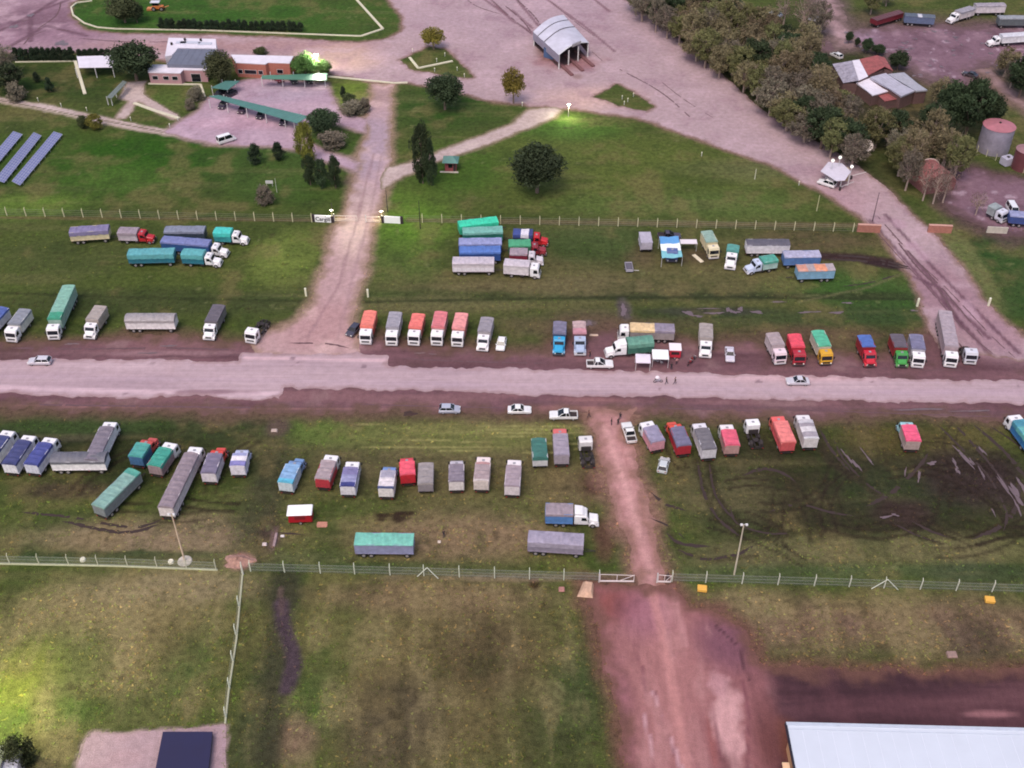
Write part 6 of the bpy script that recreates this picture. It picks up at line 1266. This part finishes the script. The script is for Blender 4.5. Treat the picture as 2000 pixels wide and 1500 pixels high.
# ---------------------------------------------------------------- trees
def leaf_mat(name, c, k=.35):
    m = bpy.data.materials.new(name); m.use_nodes = True; n = m.node_tree; p = n.nodes['Principled BSDF']; L = lin(c, .70)
    at = n.nodes.new('ShaderNodeAttribute'); at.attribute_name = 'tone'; oi = n.nodes.new('ShaderNodeObjectInfo')
    r = n.nodes.new('ShaderNodeValToRGB'); r.color_ramp.elements[0].color = (*[x*.6 for x in L],1); r.color_ramp.elements[1].color = (*[min(.8,x*1.55) for x in L],1)
    n.links.new(at.outputs['Fac'], r.inputs[0]); hs = n.nodes.new('ShaderNodeHueSaturation'); n.links.new(r.outputs[0], hs.inputs['Color'])
    a = n.nodes.new('ShaderNodeMapRange'); a.inputs[3].default_value = .85; a.inputs[4].default_value = 1.18; n.links.new(oi.outputs['Random'], a.inputs[0]); n.links.new(a.outputs[0], hs.inputs['Value'])
    a2 = n.nodes.new('ShaderNodeMapRange'); a2.inputs[3].default_value = .48; a2.inputs[4].default_value = .52; n.links.new(oi.outputs['Random'], a2.inputs[0]); n.links.new(a2.outputs[0], hs.inputs['Hue'])
    n.links.new(hs.outputs[0], p.inputs['Base Color']); p.inputs['Roughness'].default_value = .8; p.inputs['Specular IOR Level'].default_value = .2; return m
LM = {k: leaf_mat(k+'_leaves', c) for k, c in dict(dark=(62,76,52), round=(86,92,62), brown=(128,116,90), olive=(116,116,76), grey=(128,120,104), autumn=(132,118,58), cone=(52,66,48), bush=(76,84,52), lit=(96,132,70), bare=(126,108,98), rose=(150,104,100), yellow=(126,124,58)).items()}  # the lit entry has the floodlight's brightness in its leaf colour
BARK = mat((116,98,88), .9, 0, .25, 1.5, name='bark'); BARKP = mat((164,144,134), .9, 0, .25, 1.5, name='pale_bark')
def tree_proto(kind, shape, seed, nl, leaf, pale=False, h=9.0, w_=8.0):
    rng = np.random.RandomState(seed); R = w_/2
    if shape == 'round': c0, rz, n = .62*h, .40*h, 70
    elif shape == 'column': c0, rz, n = .52*h, .48*h, 60
    elif shape == 'cone': c0, rz, n = .5*h, .5*h, 55
    elif shape == 'bush': c0, rz, n = .45*h, .52*h, 55
    else: c0, rz, n = .60*h, .42*h, 95           # 'open'
    cl = []
    while len(cl) < n:
        p = rng.uniform(-1, 1, 3); d = np.linalg.norm(p)
        if d > 1 or d < (.35 if shape != 'cone' else 0): continue
        if shape == 'cone':
            z = (p[2]+1)/2; rr = (1-z)**.8; q = np.array([p[0]*R*rr, p[1]*R*rr, .05*h+z*h*.92])
        elif shape == 'column': z = (p[2]+1)/2; rr = (sin(pi*min(1, z*.9+.08)))**.5; q = np.array([p[0]*R*rr, p[1]*R*rr, .04*h+z*h*.95])
        else: q = np.array([p[0]*R*.88, p[1]*R*.88, c0+p[2]*rz*.9])
        cl.append(q)
    cl = np.array(cl); lob = rng.rand(n)
    cr = {'round':.20,'column':.17,'cone':.16,'bush':.2,'open':.115}[shape]*w_*(.6+.7*rng.rand(n))
    k = nl//n; C3 = np.repeat(cl, k, 0); u = rng.normal(size=(n*k,3)); u /= np.linalg.norm(u,axis=1)[:,None]; rad = np.repeat(cr, k)*rng.rand(n*k)**.45
    P = C3 + u*rad[:,None]*np.array([1,1,.75]); P[:,2] = np.maximum(P[:,2], .15)
    a = rng.normal(size=(n*k,3)); a /= np.linalg.norm(a,axis=1)[:,None]; b = np.cross(a, rng.normal(size=(n*k,3))); b /= np.linalg.norm(b,axis=1)[:,None]
    s = leaf*(.6+.8*rng.rand(n*k))[:,None]
    Vq = np.stack([P-a*s, P+b*s*.55, P+a*s, P-b*s*.55], 1).reshape(-1,3); F = np.arange(n*k*4).reshape(-1,4)
    me = bpy.data.meshes.new('crown'); me.vertices.add(len(Vq)); me.vertices.foreach_set('co', Vq.astype(np.float32).ravel()); me.loops.add(F.size); me.loops.foreach_set('vertex_index', F.ravel().astype(np.int32)); me.polygons.add(len(F)); me.polygons.foreach_set('loop_start', (np.arange(len(F))*4).astype(np.int32)); me.polygons.foreach_set('loop_total', np.full(len(F),4,np.int32)); me.update(calc_edges=True)
    tone = np.repeat(np.clip(np.repeat(lob, k)*.75+.25*rng.rand(n*k), 0, 1), 4); at = me.attributes.new('tone', 'FLOAT', 'POINT'); at.data.foreach_set('value', tone.astype(np.float32)); me.materials.append(LM[kind])
    bb = MB(); tr = .035*h if shape in ('round','open') else .025*h
    bb.cyl((0,0,-.05),(.1,0,h*.3),tr,tr*.75,8); bb.cyl((.1,0,h*.3),(0,.1,h*(.6 if shape in('round','open','bush') else .92)),tr*.75,tr*.3,7)
    for i in range(22 if shape == 'open' else 8):
        q = cl[rng.randint(n)]; z0 = h*(.2+.3*rng.rand()) if shape in ('round','open','bush') else q[2]*.85
        bb.cyl((0.05,0.05,z0), tuple(q), tr*.32, tr*.08, 5)
        if shape == 'open':
            for _ in range(3): q2 = q+rng.normal(size=3)*w_*.12; bb.cyl(tuple(q*.7+np.array([0,0,z0])*.3), tuple(q2), tr*.12, tr*.03, 4)
    return me, bb.mesh('trunk', BARKP if pale else BARK), h, w_
TP = {}
for k, args in dict(dark=[('dark','round',s,9000,.24) for s in (1,2)], rnd=[('round','round',s,8000,.24) for s in (3,4)], autumn=[('autumn','round',5,5000,.26)], yellow=[('yellow','column',6,5500,.26)],
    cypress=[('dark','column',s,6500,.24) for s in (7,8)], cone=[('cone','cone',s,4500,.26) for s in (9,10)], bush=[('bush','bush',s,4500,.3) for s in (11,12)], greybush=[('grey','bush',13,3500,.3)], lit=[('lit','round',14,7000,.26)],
    brown=[('brown','open',s,6000,.19,True) for s in (15,16,17)], olive=[('olive','open',s,7200,.19,True) for s in (18,19,20)], grey=[('grey','open',s,4400,.18,True) for s in (21,22)], bare=[('bare','open',s,600,.18,True) for s in (23,24)], rose=[('rose','open',25,2600,.22,True)], darkopen=[('dark','open',26,6500,.24)]).items():
    TP[k] = [tree_proto(*a) for a in args]
NT = [0]
def tree(kind, label, bx, by, wpx, ty, group=None, name='tree', cat='tree', world=None, hw=None):
    NT[0] += 1; rr = random.Random(NT[0]*7+1); cr, tk, h0, w0 = TP[kind][NT[0] % len(TP[kind])]
    if world: v = Vector((*world, 0)); H, Wd = hw
    else: v = g(bx, by); H = height_at(bx, by, ty); Wd = wpx/scale_at(by)
    t = thing(name, label, cat, v, rr.uniform(0, 6.28), group); t.scale = (Wd/w0*.96, Wd/w0*.96, H/h0)
    link('crown', cr, t); link('trunk', tk, t); return t
T = tree
T('rnd', "dark green broad tree on the top lawn beside the orange machine", 245, 44, 66, -4, name='broadleaf_tree'); T('dark', "smaller dark tree just right of the broad one on the top lawn", 268, 44, 34, 8, name='broadleaf_tree')
T('dark', "big round dark tree between the flat white canopy and the office", 267, 156, 92, 86, name='broadleaf_tree'); T('rnd', "olive round tree in front of the office between its two wings", 433, 164, 60, 104, name='broadleaf_tree')
T('lit', "bright green floodlit tree at the end of the brick building", 598, 150, 54, 106, name='broadleaf_tree'); T('lit', "second floodlit tree, right of the lamp behind the carport", 634, 150, 34, 118, name='broadleaf_tree')
T('autumn', "reddish brown tree at the top of the small triangular lawn", 847, 96, 46, 53, name='broadleaf_tree'); T('dark', "dark round tree on the lawn between the two triangular islands", 869, 214, 72, 148, name='broadleaf_tree')
T('autumn', "thin autumn-coloured tree with a visible trunk at the lawn corner", 1003, 202, 44, 133, name='broadleaf_tree'); T('dark', "largest dark round tree, alone on the central lawn", 1049, 376, 104, 290, name='broadleaf_tree')
T('cypress', "tall dark poplar beside the diagonal path", 826, 358, 40, 236, name='poplar_tree'); T('cypress', "shorter poplar stem leaning beside the tall one", 842, 362, 26, 270, name='poplar_tree')
T('yellow', "yellowish tall poplar at the end of the long carport", 601, 318, 40, 236, name='poplar_tree'); T('dark', "wide dark green dome tree beside the drive and the yellow poplar", 634, 262, 66, 218, name='broadleaf_tree')
T('cypress', "dark cypress, left of the clump beside the drive", 607, 362, 28, 300, name='cypress_tree'); T('cypress', "dark cypress, second of the clump beside the drive", 630, 366, 30, 310, name='cypress_tree'); T('cypress', "dark cypress nearest the drive in its clump", 656, 368, 28, 301, name='cypress_tree')
T('cone', "dark conical bush left of its pair below the parking lot", 500, 320, 38, 276, name='conifer'); T('cone', "dark conical bush right of its pair below the parking lot", 545, 312, 34, 276, name='conifer')
T('bush', "round dark green bush beside the kerbed path on the left", 164, 250, 24, 225, name='bush', cat='bush'); T('yellow', "round yellow-green bush beside the kerbed path on the left", 188, 252, 32, 222, name='bush', cat='bush')
T('greybush', "greyish shrub at the corner of the office lawn", 385, 196, 34, 168, name='bush', cat='bush'); T('greybush', "pale shrub by the lot corner below the office lawn", 372, 214, 22, 192, name='bush', cat='bush'); T('greybush', "grey-green shrub under the dark dome tree", 648, 285, 60, 258, name='bush', cat='bush')
T('greybush', "brownish round bush by the white board on the left lawn", 519, 398, 38, 362, name='bush', cat='bush'); T('cone', "slim young conifer in the lit grass patch", 671, 192, 18, 166, name='conifer'); T('bush', "low dark shrub in the lit grass patch", 683, 200, 30, 180, name='bush', cat='bush'); T('greybush', "bare brown shrubs beside the drive, below the lit patch", 690, 222, 52, 198, name='bush', cat='bush')
T('greybush', "bare shrub edging the drive, right of the brown ones", 712, 218, 26, 190, name='bush', cat='bush')
T('cone', "small conifer left of its pair on the far left lawn", 73, 160, 20, 139, name='conifer'); T('cone', "small conifer right of its pair on the far left lawn", 99, 180, 24, 150, name='conifer')
T('grey', "bare grey tree at the left edge of the photo", 12, 150, 60, 84, name='bare_tree'); T('darkopen', "dark tree mass at the left edge below the hedge", 20, 182, 70, 122, name='broadleaf_tree'); T('greybush', "low dark shrub at the left edge above the kerbed path", 34, 196, 40, 160, name='bush', cat='bush')
T('bush', "brown and green bush over the silver lean-to roof, bottom left", 46, 1492, 62, 1440, name='bush', cat='bush'); T('bush', "small dark bush behind the brick building roof", 510, 106, 30, 93, name='bush', cat='bush')
rr = random.Random(4)
for i in range(26): x = 318+10.8*i+rr.uniform(-2,2); T('cone', "small dark conifer in the hedge row along the top lawn kerb", x, 56+.02*(x-318), 21, 33+rr.uniform(0,5)+.02*(x-318), 'hedge conifers along the top lawn', 'hedge_conifer', 'conifer')
for i in range(11): x = 34+10.8*i; T('cone', "dark conifer in the short hedge row left of the flat white canopy", x, 118, 24, 88+rr.uniform(0,7), 'hedge conifers left of the white canopy', 'hedge_conifer', 'conifer')
for i in range(7): x = 156+11*i; T('cone', "low dark conifer in the hedge behind the flat white canopy", x, 108, 20, 93+rr.uniform(0,3), 'hedge conifers behind the white canopy', 'hedge_conifer', 'conifer')
for x, y, w_, ty, lab in ((1657,84,16,62,"first small dark round tree in the row behind the farmhouse"),(1673,92,12,74,"second and smallest dark tree in the row behind the farmhouse"),(1691,104,22,76,"third dark round tree in the row behind the farmhouse"),(1714,108,26,88,"fourth dark tree in the row behind the farmhouse"),(1752,136,40,102,"large dark round tree touching the farmhouse roof")): T('dark', lab, x, y, w_, ty, name='broadleaf_tree')
# the belt of trees on the right
SHED = g(1818,362); DISH = g(1690,300)
belt = W([(1225,30),(1290,72),(1400,150),(1500,232),(1580,285),(1650,325),(1720,365),(1790,372),(1850,330),(1835,285),(1740,272),(1660,262),(1612,215),(1585,150),(1555,105),(1500,80),(1430,40),(1300,0)])
def inpoly(p, poly):
    c = False
    for i in range(len(poly)):
        (x0,y0),(x1,y1) = poly[i], poly[(i+1)%len(poly)]
        if (y0 > p[1]) != (y1 > p[1]) and p[0] < (x1-x0)*(p[1]-y0)/(y1-y0)+x0: c = not c
    return c
bx = [p[0] for p in belt]; by = [p[1] for p in belt]; pts = []; tries = 0; rr = random.Random(9)
edge = W([(1262,48),(1330,92),(1400,142),(1460,190),(1520,238),(1580,280),(1640,312),(1700,345)])
for (x0,y0),(x1,y1) in zip(edge[:-1], edge[1:]):
    n = max(1, int(math.hypot(x1-x0,y1-y0)/5.5))
    for i in range(n): f = (i+.5)/n; pts.append((x0+(x1-x0)*f+rr.uniform(-1,1)+6, y0+(y1-y0)*f+rr.uniform(-1,1)+4))
pts = [p for p in pts if not (abs(p[0]-DISH.x) < 6 and p[1] < DISH.y+4)]
while tries < 6000 and len(pts) < 185:
    tries += 1; p = (rr.uniform(min(bx),max(bx)), rr.uniform(min(by),max(by)))
    if inpoly(p, belt) and all(math.hypot(p[0]-q[0],p[1]-q[1]) > 4.3 for q in pts) and math.hypot(p[0]-SHED.x,p[1]-SHED.y) > 8 and not (abs(p[0]-DISH.x) < 5 and p[1] < DISH.y+3): pts.append(p)
BL_ = {'brown': "brown-leaved tree with pale trunk in the belt right of the big dirt yard", 'olive': "olive green tree with pale trunk in the belt right of the big dirt yard", 'grey': "thin greyish tree in the belt right of the big dirt yard", 'darkopen': "darkest green tree in the belt right of the big dirt yard"}
for i, p in enumerate(pts):
    k = rr.choice(['brown','brown','brown','olive','olive','grey','grey','darkopen']); T(k, BL_[k], 0,0,0,0, 'trees of the belt right of the big dirt yard', 'belt_tree', 'tree', p, (rr.uniform(7.5,13), rr.uniform(6.5,11)))
for x, y, w_, ty, k, lab in ((1848,262,66,160,'dark',"dark tree right of the farmhouse roofs"),(1885,268,76,150,'darkopen',"wide dark tree between the farmhouse and the grey tank"),(1920,260,54,180,'dark',"dark tree just above the grey tank"),(1830,215,50,152,'brown',"brown tree touching the pale farmhouse roof"),(1802,392,46,306,'bare',"leafless pale tree in front of the rusty barrel shed, on its left"),(1822,398,44,316,'bare',"leafless pale tree in front of the rusty barrel shed, in its middle"),(1768,372,56,290,'grey',"grey bare tree left of the rusty barrel shed"),(1862,352,60,262,'olive',"yellow-olive tree right of the rusty barrel shed"),
    (1841,396,44,310,'bare',"leafless pale tree in front of the rusty barrel shed, on its right"),(1770,350,56,262,'brown',"brown tree above the grey bare one near the exit road"),(1960,150,50,92,'brown',"brown tree left of the pair at the right edge"),(1990,190,70,104,'darkopen',"dark green tree cut by the right edge of the photo"),(1972,172,46,118,'grey',"grey-green tree in front of the right edge pair"),(1932,236,40,206,'bush',"dark shrub left of the farm track"),
    (1565,64,56,-10,'bare',"dark leafless tree at the top edge beside the back lane"),(1596,70,54,2,'grey',"thin dark tree just right of the leafless one at the top"),(1530,48,50,-18,'bare',"leafless tree farther left at the top edge"),(1905,420,40,372,'bare',"leafless sapling beside the silver grey truck"),(1700,28,40,-18,'olive',"green tree at the top edge behind the maroon trailer"),(1730,12,40,-24,'grey',"grey-green tree at the top edge above the blue-grey trailer")): T(k, lab, x, y, w_, ty, name='broadleaf_tree' if k != 'bare' else 'bare_tree')
